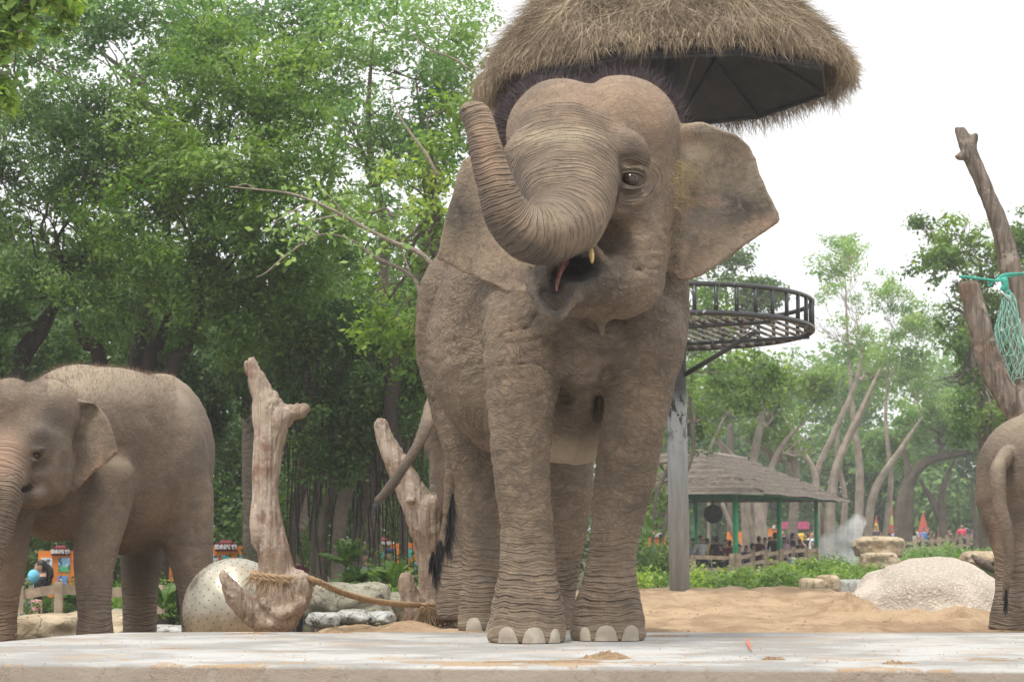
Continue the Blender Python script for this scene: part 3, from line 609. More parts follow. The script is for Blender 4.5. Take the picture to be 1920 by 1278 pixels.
def left_elephant():
    e = Beast((P(-330, 1000, 19)[0], 17.3, -.32), (P(420, 1000, 18)[0], 20.9, 2.2), .014); C, E = e.C, e.E
    E(228, 866, 19.4, 160, 172, .62, .05); E(296, 858, 19.75, 106, 158, .5, .08); E(150, 800, 19.3, 120, 117, .5, .08)
    E(110, 925, 18.9, 100, 90, .4, .08)
    legs = [[(200, 900, 18.75, 56), (190, 970, 18.7, 50), (177, 1050, 18.6, 39), (176, 1110, 18.55, 33), (178, 1170, 18.5, 33), (179, 1215, 18.5, 38)],
            [(20, 930, 18.5, 56), (14, 1000, 18.35, 44), (5, 1080, 18.3, 39), (-4, 1150, 18.3, 36), (-8, 1215, 18.3, 40)],
            [(268, 960, 19.9, 44), (264, 1060, 19.9, 38), (262, 1130, 19.9, 33), (262, 1190, 19.9, 32), (262, 1225, 19.9, 36)],
            [(335, 930, 19.4, 66), (352, 1010, 19.35, 48), (362, 1070, 19.3, 38), (370, 1130, 19.3, 33), (374, 1190, 19.3, 33), (376, 1225, 19.3, 38)]]
    for L in legs: C(L, .08)
    C([(255, 900, 18.72, 3), (248, 980, 18.7, 4), (228, 1030, 18.7, 4)], .06, True)
    C([(215, 800, 19.1, 110), (120, 800, 18.7, 84)], .1)
    E(18, 772, 18.1, 58, 64, .26, .03); E(88, 776, 18.2, 62, 66, .28, .03); E(50, 850, 18.1, 86, 96, .30, .06); E(92, 890, 18.12, 44, 58, .24, .05)
    C([(50, 822, 17.90, 12), (72, 815, 17.88, 17), (88, 835, 17.92, 12)], .05); E(68, 853, 17.82, 12, 10, .06, .02, 0, True)
    E(68, 843, 17.84, 16, 4.5, .035, .010, -10); E(68, 864, 17.84, 15, 4.5, .035, .010, 8); E(60, 878, 17.84, 34, 8, .06, .05, -20, True)
    TR = [(12, 850, 18.0, 62), (2, 900, 17.8, 52), (-8, 960, 17.7, 42), (-22, 1030, 17.65, 36), (-45, 1110, 17.6, 29), (-80, 1170, 17.55, 22)]
    C(TR, .05); E(62, 930, 18.0, 36, 24, .2, .04, -10); E(48, 916, 17.80, 16, 5, .1, .02, -30, True)
    EP = [(118, 800), (137, 757), (150, 749), (175, 753), (190, 765), (208, 793), (217, 820), (222, 847), (210, 860), (170, 893), (150, 913), (137, 925), (125, 918), (116, 895), (112, 862), (108, 830)]
    YE = lambda x, y: 18.28 - .0004 * (x - 120) + .02 * np.sin(x / 22. + y / 40.) - .05 * np.exp(-((y - 752) / 9.) ** 2)
    e.sheet(EP, YE, .014, .04)
    C([(392, 930, 20.0, 10), (352, 1010, 20.1, 8), (338, 1080, 20.1, 7), (335, 1150, 20.1, 5)], .03)
    def ex(at, V, N, px, py, ef):
        at['pink'] = np.clip(.75 * blob(px, py, (2, 850), (42, 44)) * (V[:, 1] < 18.1) + ef * 1.3 * (.4 + .9 * vnoise(V * 45, 3)) * sstep(18, 2, np.abs(poly_d(px, py, np.array([(222, 847), (137, 925), (150, 905), (215, 850)])))) + .25 * sstep(960, 1150, py) * (px < 70), 0, 1)
        at['dark'] = .6 * blob(px, py, (100, 790), (26, 40)) * (1 - ef) + .5 * blob(px, py, (72, 825), (26, 22)) + .5 * blob(px, py, (68, 854), (16, 12)) + .5 * blob(px, py, (50, 925), (20, 12)) + .75 * sstep(1000, 1060, py) * sstep(1150, 1060, py) * (np.abs(px - 262) < 50) * (V[:, 1] > 19.4) + .8 * (V[:, 1] > 19.98) * (px > 325) * (py > 1060)  # far hind leg darkened too: shade under the body put into its colour
        at['pale'] = at['pale'] + .35 * sstep(.2, .9, N[:, 2]) * (px > 90)  # upward faces of the back paler: top light painted into the skin
    root, V, N, px, py = dress(e, legs, TR, None, dict(z=-.27, label='smaller grey elephant at the left edge with its head turned to the camera', base=(P(190, 1100, 19.2)[0], 19.2, -.27)), SKIN2, lambda px, py, V: 0 * px, EP, YE, ex)
    wpart(root, 'eye', sphere(P(68, 854, 17.875), .032, 14, 10), EYE)
    fuzz(root, V, N, (N[:, 2] > .1) & (py < 770) & (px < 330), 7000, .045, .002, HAIRP, 'back_bristles', .9, 12, 0, (0, 0, .3))
def right_elephant():
    e = Beast((P(1815, 1000, 16)[0], 15.0, -.03), (P(2130, 1000, 16)[0], 17.6, 1.5), .012); C, E = e.C, e.E
    E(1950, 885, 15.95, 118, 112, .42, .05); E(1990, 862, 16.6, 130, 104, .8, .08)
    legs = [[(1908, 940, 15.9, 76), (1914, 1010, 15.85, 58), (1920, 1065, 15.8, 49), (1916, 1115, 15.78, 50), (1912, 1150, 15.75, 54), (1910, 1180, 15.75, 56)],
            [(2010, 940, 15.9, 80), (2018, 1060, 15.85, 50), (2014, 1180, 15.8, 56)], [(1906, 980, 16.9, 46), (1908, 1080, 16.9, 42), (1910, 1180, 16.9, 44)], [(2010, 980, 16.9, 46), (2010, 1180, 16.9, 46)]]
    for L in legs: C(L, .08)
    C([(1956, 960, 15.5, 4), (1960, 1060, 15.55, 14), (1962, 1150, 15.6, 24)], .05, True)
    C([(1888, 850, 15.66, 15), (1872, 885, 15.48, 17), (1874, 940, 15.42, 14), (1886, 990, 15.42, 12), (1892, 1040, 15.45, 10), (1888, 1090, 15.48, 8), (1884, 1120, 15.5, 6)], .012)
    E(1893, 880, 15.47, 4, 26, .05, .03, 6, True)
    def ex(at, V, N, px, py, ef):
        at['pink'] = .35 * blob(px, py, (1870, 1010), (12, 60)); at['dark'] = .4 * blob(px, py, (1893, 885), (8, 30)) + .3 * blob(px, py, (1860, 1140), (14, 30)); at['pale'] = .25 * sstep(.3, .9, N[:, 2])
    root, V, N, px, py = dress(e, legs, None, None, dict(z=0.0, label='young elephant at the right edge seen from behind with hanging tail', base=(P(1950, 1180, 16.2)[0], 16.2, 0)), SKIN2, None or (lambda px, py, V: 0 * px), None, None, ex)
    rg = np.random.default_rng(8); a, b = P(1887, 1095, 15.47), P(1884, 1125, 15.48); tt = rg.uniform(size=(260, 1))
    wpart(root, 'tail_hair', strands(a * (1 - tt) + b * tt, np.tile((0, 0, -1.), (260, 1)) + rg.normal(size=(260, 3)) * .1, .10, .003, .1, 2, 3), HAIRB, kind='stuff')
    fuzz(root, V, N, (N[:, 2] > .1) & (py < 900), 1500, .035, .0016, HAIRP, 'back_bristles', .9, 12, 0, (0, 0, .3))
def hidden_elephant():
    e = Beast((P(690, 1000, 17.9)[0], 16.95, -.03), (P(1130, 1000, 18)[0], 19.2, 2.1), .015); C, E = e.C, e.E
    E(890, 800, 17.95, 98, 135, .48, .05); E(985, 770, 18.35, 120, 135, .55, .08)
    legs = [[(876, 890, 17.75, 66), (880, 960, 17.7, 50), (878, 1030, 17.68, 44), (870, 1090, 17.65, 46), (864, 1130, 17.62, 46), (864, 1155, 17.6, 47)], [(985, 890, 17.9, 60), (985, 1020, 17.85, 44), (980, 1150, 17.8, 46)], [(960, 930, 18.7, 50), (962, 1130, 18.7, 42)], [(1010, 930, 18.7, 48), (1012, 1130, 18.7, 42)]]
    for L in legs: C(L, .08)
    T = [(812, 765, 17.65, 18), (799, 800, 17.45, 13), (781, 838, 17.38, 10.5), (757, 876, 17.35, 9.5), (732, 912, 17.35, 9.5), (708, 938, 17.35, 8)]
    C(T, .02)
    def ex(at, V, N, px, py, ef): at['dark'] = (.15 + .4 * sstep(790, 715, px)) * (px < 795); at['pale'] = .02 + 0 * px
    root, V, N, px, py = dress(e, legs, None, None, dict(z=0.0, label='elephant mostly hidden behind the large one, tail swung out to the left', base=(P(900, 1150, 17.9)[0], 17.9, 0)), SKIN2, lambda px, py, V: 0 * px, None, None, ex)
    rg = np.random.default_rng(9); a, b = P(738, 905, 17.35), P(706, 940, 17.35); tt = rg.uniform(size=(420, 1))
    wpart(root, 'tail_hair', strands(a * (1 - tt) + b * tt, np.tile((-.5, 0, -.8), (420, 1)) + rg.normal(size=(420, 3)) * .35, .055, .0025, .1, 2, 3), plain('grey_tail_hair', (.13, .13, .15), .5), kind='stuff')
left_elephant(); right_elephant(); hidden_elephant()

# ------------------------------------------------------------------ ground, slab, rocks, driftwood
def on0(px, py, z=0.0):
    """point of the level z seen at pixel"""
    yc = (639.0 - py) / F_PX; den = -(sin(TH) + yc * cos(TH)); t = (CAM_Z - z) / den
    return P(px, py, t * (cos(TH) - yc * sin(TH)))
def ground_z(X, Y):
    X = np.asarray(X, float); Y = np.asarray(Y, float); pxx = 960 + F_PX * X / np.maximum(Y, 5)
    endY = 17.9 + 9.6 * sstep(860, 1000, pxx); sandm = sstep(470, 640, pxx) * sstep(endY + 2.2, endY - .3, Y)
    z = -.30 * (1 - sandm) - .012
    z = z + .05 * np.exp(-((pxx - 1300) / 500.) ** 2 - ((Y - 27) / 3.) ** 2)
    left = sstep(1150, 800, pxx); zl = -1.1 * sstep(21, 33, Y); zr = -.75 * sstep(28, 40, Y) + .45 * sstep(70, 100, Y)
    z = z + (left * zl + (1 - left) * zr) * (1 - sandm)
    z = np.where(Y < 15.0, -.45 + .43 * sstep(14.9, 15.0, Y), z)
    return z
sandt = NT('sand_and_soil', .95, .1); o = sandt.obj()
sp_ = sandt.n('SeparateXYZ'); sandt.l(o, sp_.inputs[0]); yy = sp_.outputs[1]
sc1 = sandt.mix(sandt.mr(sandt.noise(sandt.mapping(o, (1, .5, 1)), 2.0, 7, .65), .40, .60), (.30, .205, .125), (.43, .31, .195))
sc1 = sandt.mix(sandt.mr(sandt.noise(sandt.mapping(o, (1, .45, 1)), 7, 7, .75), .52, .64, 0, .6), sc1, (.26, .175, .105)); sc1 = sandt.mix(sandt.mr(sandt.noise(o, 120, 2), .62, .7, 0, .6), sc1, (.60, .47, .33))
so1 = sandt.mix(sandt.noise(o, 3, 5), (.05, .055, .025), (.12, .10, .06))
xx = sp_.outputs[0]
pr = sandt.ma('DIVIDE', xx, yy); lim = sandt.mr(pr, -.02, .01, 19.6, 28.6)
mm = sandt.ma('LESS_THAN', yy, lim)
SAND = sandt.done(sandt.mix(mm, so1, sc1), None, sandt.bump(sandt.ma('ADD', sandt.noise(o, 9, 6, .65), sandt.ma('MULTIPLY', sandt.noise(o, 60, 4, .7), .3)), .05))
def build_ground():
    ys = np.concatenate((np.linspace(6, 14.9, 6), np.linspace(15.0, 30, 190), np.linspace(30.3, 60, 40), np.linspace(62, 160, 30), (200, 260, 340, 460, 700)))
    us = np.concatenate((np.linspace(-2600, -60, 12), np.linspace(0, 1920, 220), np.linspace(2000, 4600, 12)))
    G = np.array([[((u - 960) / F_PX * max(y, 12.), y) for u in us] for y in ys]); X, Y = G[..., 0], G[..., 1]; Z = ground_z(X, Y)
    q = np.stack((X.ravel(), Y.ravel(), X.ravel() * 0), 1); near = ((Y > 15.05) & (Y < 30)).ravel()
    Z = Z + (near * (fbm(q * 1.1, 4, 2) * .045 + np.abs(fbm(q * (3.0, 1.6, 1), 4, 9)) * .075 - .045)).reshape(Z.shape) * np.clip((Y - 15.05) * 2, 0, 1)
    Z = np.where((Y > 15.0) & (Y < 15.6), np.minimum(Z, -.006), Z)
    n, m = X.shape; V = np.stack((X, Y, Z), -1).reshape(-1, 3); i = np.arange(n - 1)[:, None] * m; j = np.arange(m - 1)[None]
    F = np.stack((i + j, i + j + 1, i + m + j + 1, i + m + j), -1).reshape(-1, 4)
    link('ground', mesh_np('ground', V, F), SAND, kind='structure')
build_ground()

ct = NT('whitewashed_concrete', .8, .25); o = ct.obj()
cc = ct.mix(ct.mr(ct.noise(o, 1.1, 6, .65), .40, .60), (.25, .243, .228), (.40, .392, .375)); cc = ct.mix(ct.mr(ct.noise(o, 14, 5, .7), .55, .75, 0, .5), cc, (.40, .37, .33))
ms = ct.mr(ct.noise(ct.mapping(o, (1.0, .9, 1)), 1.5, 9, .70), .535, .575); ms2 = ct.mr(ct.noise(ct.mapping(o, (1.4, 1.5, 1)), 3, 8, .72), .56, .60)
spg = ct.n('SeparateXYZ'); ct.l(o, spg.inputs[0])
fr = ct.mr(spg.outputs[1], 12.6, 11.5, .35, 1.0); mask = ct.ma('MULTIPLY', ct.ma('MAXIMUM', ct.ma('MULTIPLY', ms, fr), ct.ma('MULTIPLY', ms2, .6)), ct.mr(ct.noise(o, 90, 3, .6), .38, .5, .55, 1))
cc = ct.mix(mask, cc, (.34, .235, .14))
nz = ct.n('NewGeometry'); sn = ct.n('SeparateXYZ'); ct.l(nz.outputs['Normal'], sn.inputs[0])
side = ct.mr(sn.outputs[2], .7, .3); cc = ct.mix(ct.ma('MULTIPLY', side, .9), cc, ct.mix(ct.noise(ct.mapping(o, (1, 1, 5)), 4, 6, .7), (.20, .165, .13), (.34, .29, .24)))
CONC = ct.done(cc, None, ct.bump(ct.ma('ADD', ct.noise(o, 30, 6, .7), ct.ma('MULTIPLY', mask, .4)), .008))
def build_slab():
    fa, fb = on0(-700, 1239), on0(2600, 1260); bx = [(2700, 1185.5), (1500, 1185), (700, 1184.5), (400, 1184), (240, 1185), (170, 1188), (100, 1193), (40, 1199), (0, 1203), (-120, 1212), (-700, 1216)]
    back = np.array([on0(*b) for b in bx])[::-1]; n = 400; t = np.linspace(0, 1, n)
    fx = fa[0] + (fb[0] - fa[0]) * t; front = np.stack((fx, fa[1] + (fb[1] - fa[1]) * t + .006 * vnoise(np.stack((fx * 3, fx * 0, fx * 0), 1), 2) + .010 * np.maximum(vnoise(np.stack((fx * 1.2, fx * 0, fx * 0), 1), 5) - .3, 0)), 1)
    bk = np.stack((np.interp(t, np.linspace(0, 1, n), np.interp(fx, back[:, 0], back[:, 0])), np.interp(fx, back[:, 0], back[:, 1])), 1)
    rows = [np.column_stack((front, np.full(n, -.42))), np.column_stack((front, np.full(n, -.018))), np.column_stack((front + (0, .006), np.full(n, -.005))), np.column_stack((front + (0, .018), np.full(n, 0)))]
    for v in np.linspace(.03, 1, 40): rows.append(np.column_stack((front[:, 0], front[:, 1] * (1 - v) + bk[:, 1] * v, np.zeros(n))))
    rows.append(np.column_stack((bk[:, 0], bk[:, 1] + .012, np.full(n, -.01)))); rows.append(np.column_stack((bk[:, 0], bk[:, 1] + .014, np.full(n, -.42))))
    V = np.concatenate(rows); i = np.arange(len(rows) - 1)[:, None] * n; j = np.arange(n - 1)[None]
    F = np.stack((i + j, i + j + 1, i + n + j + 1, i + n + j), -1).reshape(-1, 4)
    link('pavement_slab', mesh_np('pavement_slab', V, F), CONC, kind='structure')
build_slab()
SANDH = NT('loose_sand', .95, .1); _o = SANDH.obj()
SANDH = SANDH.done(SANDH.mix(SANDH.mr(SANDH.noise(_o, 60, 4, .7), .4, .65), (.27, .18, .11), (.40, .29, .18)), None, SANDH.bump(SANDH.noise(_o, 90, 4, .7), .015))
def mound(px, py, wx, wy, hgt, seed, z0=0.0):
    c = on0(px, py, z0); n = 44; g = np.linspace(-1, 1, n); U, W = np.meshgrid(g, g); r = np.sqrt(U ** 2 + W ** 2)
    q = np.stack((U.ravel() * 2.2 + seed, W.ravel() * 2.2, U.ravel() * 0), 1); nf = fbm(q, 5, seed).reshape(U.shape)
    H = hgt * np.clip(1 - r - .25 + .6 * nf, 0, 1) ** .8 * (1 + .9 * fbm(q * 5, 3, seed + 4).reshape(U.shape)) - .004
    XX = c[0] + U * wx; YY = c[1] + W * wy; fy = 11.62 - .0135 * (XX + 3.8); H = (H + .004) * sstep(-.02, .10, YY - fy) - .004
    V = np.stack((c[0] + U * wx, c[1] + W * wy, z0 + H), -1).reshape(-1, 3); i = np.arange(n - 1)[:, None] * n; j = np.arange(n - 1)[None]
    F = np.stack((i + j, i + j + 1, i + n + j + 1, i + n + j), -1).reshape(-1, 4); pyf = pix(V)[1]
    return V, F[(V[F, 2].max(1) > z0)]
link('sand', mesh_np('sand', *join([mound(1130, 1234, .17, .13, .04, 3), mound(1075, 1240, .7, .3, .012, 4), mound(1450, 1236, .07, .05, .03, 5), mound(1690, 1244, .09, .06, .06, 6), mound(1700, 1250, .35, .12, .02, 7), mound(1560, 1252, .7, .2, .012, 8), mound(1300, 1246, .8, .25, .014, 9),
    mound(820, 1250, .9, .2, .010, 10), mound(1850, 1236, .4, .25, .008, 11), mound(470, 1188, .25, .1, .012, 12), mound(620, 1186, .35, .12, .012, 13), mound(330, 1215, .25, .1, .006, 14), mound(1240, 1192, .3, .15, .012, 15)])), SANDH, kind='stuff')
# pebbles and crumbs lying on sand and slab
def crumbs():
    rg = np.random.default_rng(3); parts = []
    for k in range(900):
        if k < 420: c = on0(rg.uniform(0, 1920), 1187 + 64 * rg.uniform() ** .8); r = rg.uniform(.002, .006)
        else:
            px = rg.uniform(560, 1900); Y = rg.uniform(15.4, 27); x = (px - 960) / F_PX * Y; c = np.array((x, Y, float(ground_z(x, Y)) + .004)); r = rg.uniform(.004, .016)
        V = np.array([(1, 0, 0), (0, 1, 0), (-1, 0, 0), (0, -1, 0), (0, 0, 1), (0, 0, -1)], float) * rg.uniform(.6, 1.2, (6, 1)) * r
        parts.append((V + c + (0, 0, r * .4), np.array([(0, 1, 4), (1, 2, 4), (2, 3, 4), (3, 0, 4)])))
    link('gravel', mesh_np('gravel', *join(parts)), plain('crumb', (.26, .17, .10), .9), kind='stuff')
crumbs()
lt = np.array([on0(1400, 1201) + (0, 0, .014), on0(1403, 1210) + (.003, 0, .004), on0(1406, 1222) + (.003, -.01, .010)])
lf = []
for sgn in (-1, 1): lf += [l_ + np.array((sgn * w, 0, .004)) for l_, w in zip(lt, (.004, .009, .003))]
wthing('leaf', (np.array(list(lt) + lf), np.array([(0, 1, 4, 3), (1, 2, 5, 4), (1, 0, 6, 7), (2, 1, 7, 8)])), plain('orange_leaf', (.50, .13, .07), .6), 'small orange leaf lying on the concrete slab in front', 'leaf', lt[1])

# rocks
def rock_mat(name, a, b, vs=14, bd=.05, crack=3.0, crackc=.5):
    t = NT(name, .9, .2); o = t.obj(); c = t.mix(t.mr(t.noise(o, 2.2, 6, .65), .38, .62), a, b); c = t.mix(t.mr(t.noise(o, vs, 5, .7), .56, .70, 0, .7), c, tuple(min(1, x * 1.35) for x in b))
    cr = t.mr(t.ma('ABSOLUTE', t.ma('SUBTRACT', t.noise(o, crack, 5, .6, .4), .5)), 0, .012); c = t.mix(t.ma('MULTIPLY', t.ma('SUBTRACT', 1.0, cr), crackc), c, tuple(x * .3 for x in a))
    return t.done(c, None, t.bump(t.ma('ADD', t.noise(o, vs, 6, .7), t.ma('MULTIPLY', cr, .5)), bd))
GRAN = NT('pale_granite', .9, .2); _o = GRAN.obj()
_v = GRAN.vor(GRAN.vm('ADD', _o, GRAN.vm('MULTIPLY', GRAN.noise(_o, 8, 3, color=True), (.12, .12, .12))), 44, 'F1')
_c = GRAN.mix(GRAN.mr(GRAN.noise(_o, 1.4, 5, .6), .4, .6), (.40, .345, .285), (.54, .47, .39)); _c = GRAN.mix(GRAN.mr(_v, .42, .18, 0, .6), _c, (.70, .64, .56)); _c = GRAN.mix(GRAN.mr(GRAN.noise(_o, 40, 4, .7), .55, .7, 0, .5), _c, (.20, .17, .14))
_ck = GRAN.mr(GRAN.ma('ABSOLUTE', GRAN.ma('SUBTRACT', GRAN.noise(_o, 1.9, 4, .55), .53)), 0, .006); _c = GRAN.mix(GRAN.ma('MULTIPLY', GRAN.ma('SUBTRACT', 1.0, _ck), GRAN.mr(GRAN.noise(_o, 1.1, 2), .55, .62)), _c, (.16, .13, .11))
GRAN = GRAN.done(_c, None, GRAN.bump(GRAN.ma('ADD', GRAN.ma('MULTIPLY', _v, -.45), GRAN.ma('MULTIPLY', GRAN.noise(_o, 34, 5, .7), .8)), .02))
YROCK = rock_mat('yellow_sandstone', (.34, .26, .16), (.50, .40, .28), 12); GROCK = rock_mat('grey_green_rock', (.20, .19, .14), (.34, .31, .23), 10); WROCK = rock_mat('pale_stone', (.30, .29, .26), (.46, .45, .42), 16, .04)
def boulder(name, c, r, mat, label, cat='rock', seed=0, h=.03, rough=.12, boxy=.0, zcut=None, group=None, strat=0.0):
    """rounded-block rock from ellipsoid and planes"""
    c = np.asarray(c, float); r = np.asarray(r, float); f = Field(c - r * 1.25 - .05, c + r * 1.25 + .05, h)
    X = np.meshgrid(*f.ax, indexing='ij'); q = np.stack([(X[i] - c[i]) / r[i] for i in range(3)], -1).reshape(-1, 3); p = 2 + 6 * boxy
    rr = (np.abs(q) ** p).sum(1) ** (1 / p); nn = fbm(q * 1.6 + seed, 4, seed) * rough * 2.2 + np.abs(vnoise(q * 3.5, seed + 3)) * rough * .5
    if strat: nn = nn + strat * np.abs(np.sin(q[:, 2] * 5 + 2 * vnoise(q * 1.2, seed)))
    f.f = ((rr - 1 + nn) * r.min()).reshape(f.f.shape).astype(np.float32); V, Q = f.mesh(1)
    return wthing(name, (V, Q), mat, label, cat, (c[0], c[1], c[2] - r[2]), group=group)
def at(px, py, Y): return P(px, py, Y)
c = P(1750, 1165, 19.4); boulder('boulder', c, (.66, .8, .50), GRAN, 'big pale granite boulder half sunk in the sand behind the slab', seed=3, h=.028, rough=.075)
# sand banked against the boulder
def bank():
    parts = []
    for px, Y, wx, wy, hh, sd in ((1590, 18.8, .34, .5, .20, 21), (1600, 18.6, .5, .7, .10, 22), (1700, 18.45, .55, .32, .09, 23), (1790, 18.4, .5, .3, .13, 24), (1850, 18.4, .3, .3, .09, 27), (1560, 18.2, .8, .5, .05, 25)):
        x = (px - 960) / F_PX * Y; n = 40; g = np.linspace(-1, 1, n); U, W = np.meshgrid(g, g); r = np.sqrt(U * U + W * W)
        q = np.stack((U.ravel() * 2.5 + sd, W.ravel() * 2.5, U.ravel() * 0), 1); H = hh * np.clip(1 - r + .35 * fbm(q, 4, sd).reshape(U.shape), 0, 1) * (1 + .25 * fbm(q * 6, 3, sd).reshape(U.shape)) - .03
        XX, YY = x + U * wx, Y + W * wy; V = np.stack((XX, YY, ground_z(XX, YY) + H), -1).reshape(-1, 3); i = np.arange(n - 1)[:, None] * n; j = np.arange(n - 1)[None]
        parts.append((V, np.stack((i + j, i + j + 1, i + n + j + 1, i + n + j), -1).reshape(-1, 4)))
    link('sand_bank', mesh_np('sand_bank', *join(parts)), SAND, kind='stuff')
bank()
def px_rock(x0, y0, x1, y1, Y, ry, mat, label, seed, h=.035, rough=.10, boxy=.4, strat=0.0, group=None):
    a, b = P(x0, y1, Y), P(x1, y0, Y); c = (a + b) / 2; boulder('rock', c, (abs(b[0] - a[0]) / 2, ry, abs(b[2] - a[2]) / 2), mat, label, 'rock', seed, h, rough, boxy, None, group, strat)
px_rock(30, 1150, 160, 1215, 24, .5, YROCK, 'flat topped yellow rock between the legs of the left elephant', 1, .03, .08, .7)
px_rock(120, 1146, 262, 1212, 24.8, .6, YROCK, 'wide tan rock slab just behind the front leg of the left elephant', 2, .03, .08, .7)
px_rock(205, 1140, 245, 1176, 27, .3, GROCK, 'small grey rock between the middle legs of the left elephant', 4, .03)
px_rock(270, 1172, 372, 1205, 21.6, .3, WROCK, 'low pale stone beside the perforated ball', 5, .025, .12, .3)
px_rock(585, 1092, 735, 1165, 27, .8, GROCK, 'broad grey green rock behind the hanging rope', 6, .04, .08, .7)
px_rock(668, 1112, 850, 1175, 27.8, .7, GROCK, 'sloping mossy rock behind the right end of the rope', 7, .04, .10, .4)
px_rock(575, 1146, 640, 1176, 21.5, .25, WROCK, 'pale knobbly stone right of the driftwood stump', 8, .02, .16, .2)
px_rock(630, 1143, 690, 1172, 21.7, .25, WROCK, 'pale knobbly stone in the middle below the rope', 9, .02, .16, .2)
px_rock(680, 1145, 742, 1172, 21.9, .25, WROCK, 'pale knobbly stone left of the second driftwood trunk', 10, .02, .16, .2)
px_rock(1600, 1004, 1692, 1046, 62, .8, YROCK, 'long layered yellow rock above the granite boulder, upper block', 11, .06, .08, .6, .08)
px_rock(1612, 1034, 1685, 1072, 61, .8, YROCK, 'lower block of the layered yellow rock above the granite boulder', 12, .06, .08, .5, .08)
px_rock(1500, 1083, 1545, 1112, 34, .3, YROCK, 'left small yellow block at the far edge of the sand', 13, .03, .08, .6)
px_rock(1535, 1077, 1574, 1114, 34.5, .3, YROCK, 'taller small yellow block at the far edge of the sand', 14, .03, .08, .6)
px_rock(1565, 1086, 1640, 1125, 36, .3, WROCK, 'pale wedge of stone half hidden by the granite boulder', 15, .03, .05, .7)
px_rock(1800, 1032, 1900, 1068, 48, .6, YROCK, 'pinkish tan rock between the boulder and the right elephant', 16, .05, .12, .3)

# driftwood
wd = NT('driftwood', .8, .25); o = wd.obj(); gr = wd.noise(wd.mapping(o, (18, 18, 1.6)), 1.6, 6, .65, .6)
c_ = wd.mix(wd.mr(wd.noise(o, 2.6, 5, .6), .38, .62), (.30, .215, .155), (.52, .42, .33)); c_ = wd.mix(wd.mr(gr, .45, .70, 0, .3), c_, (.25, .17, .12)); c_ = wd.mix(wd.mr(wd.noise(o, 4.4, 4), .54, .66, 0, .75), c_, (.24, .125, .085)); c_ = wd.mix(wd.mr(wd.noise(o, 8, 6, .75), .52, .66, 0, .6), c_, (.60, .52, .45))
cr_ = wd.mr(wd.ma('ABSOLUTE', wd.ma('SUBTRACT', wd.noise(wd.mapping(o, (16, 16, .8)), 1.2, 2, .5), .5)), 0, .018); c_ = wd.mix(wd.mr(wd.noise(wd.mapping(o, (70, 70, 3)), 1.0, 5, .7), .54, .66, 0, .6), c_, (.15, .095, .065)); c_ = wd.mix(wd.mr(wd.noise(wd.mapping(o, (40, 40, 4)), 1.0, 5, .7), .58, .70, 0, .5), c_, (.60, .53, .46))
WOOD = wd.done(c_, None, wd.bump(wd.ma('ADD', gr, wd.ma('MULTIPLY', wd.noise(o, 26, 5, .75), .9)), .03))
bk_ = NT('weathered_bark', .9, .15); o = bk_.obj(); g1 = bk_.noise(bk_.mapping(o, (9, 9, 1.5)), 1.7, 6, .7, .8); cb = bk_.mix(bk_.mr(g1, .35, .65), (.09, .072, .056), (.27, .225, .185)); cb = bk_.mix(bk_.mr(bk_.noise(o, 5, 5, .7), .55, .65, 0, .8), cb, (.40, .35, .30)); cb = bk_.mix(bk_.mr(bk_.noise(o, 1.6, 3), .56, .64, 0, .5), cb, (.22, .14, .10))
BARK = bk_.done(cb, None, bk_.bump(g1, .05))
def woodfield(name, build, lo, hi, h, label, cat, base, mat, seed=1, amp=.012):
    e = Beast(lo, hi, h); build(e); V, Q = e.mesh(1); N = normals(V, Q)
    V = V + N * (fbm(V * (6, 6, 2.5), 4, seed) * amp * 1.0 - sstep(.12, .0, np.abs(fbm(V * (5, 5, 1.5), 2, seed + 9))) * amp * .7 + np.abs(vnoise(V * (24, 24, 6), seed + 5)) * amp * .5 - (1 - np.abs(vnoise(V * (34, 34, 1.8), seed + 2))) ** 5 * amp * 1.2)[:, None]
    return wthing(name, (V, Q), mat, label, cat, base)
def stump1(e):
    Y = 16.3; C, E = e.C, e.E
    C([(520, 1100, Y, 40), (514, 1040, Y, 31), (501, 960, Y, 27), (499, 900, Y, 26), (503, 840, Y, 28), (509, 795, Y, 30), (508, 775, Y, 29)], .03)
    C([(505, 785, Y, 30), (495, 748, Y, 24), (484, 715, Y, 18), (473, 694, Y, 13), (470, 680, Y, 12)], .03); C([(515, 790, Y, 25), (540, 776, Y - .02, 18), (558, 771, Y - .04, 15), (570, 768, Y - .05, 12)], .03)
    E(515, 752, Y, 9, 20, .08, .03, -20)
    E(480, 985, Y - .03, 12, 42, .06, .05)
    E(530, 1120, Y, 52, 46, .2, .05); E(560, 1100, Y - .05, 27, 32, .12, .04); C([(510, 1168, Y, 24), (472, 1148, Y - .05, 25), (441, 1113, Y - .08, 20), (424, 1086, Y - .1, 12), (417, 1071, Y - .1, 5)], .035)
    E(520, 1166, Y, 40, 22, .18, .05); E(552, 1140, Y - .08, 20, 24, .08, .03); E(462, 668, Y, 7, 9, .2, .006, 30, True); C([(500, 1130, Y - .16, 10), (530, 1150, Y - .19, 12), (566, 1128, Y - .16, 10)], .03)
    E(540, 1098, Y - .18, 7, 6, .04, .02, 0, True)
S1 = woodfield('driftwood', stump1, (P(405, 1100, 16.3)[0], 15.95, -.18), (P(600, 1100, 16.3)[0], 16.65, P(0, 660, 16.3)[2]), .0105, 'pale forked driftwood trunk standing behind the slab, rope tied round its base', 'dead trunk', P(505, 1188, 16.3) * (1, 1, 0) + (0, 0, -.1), WOOD, 3)
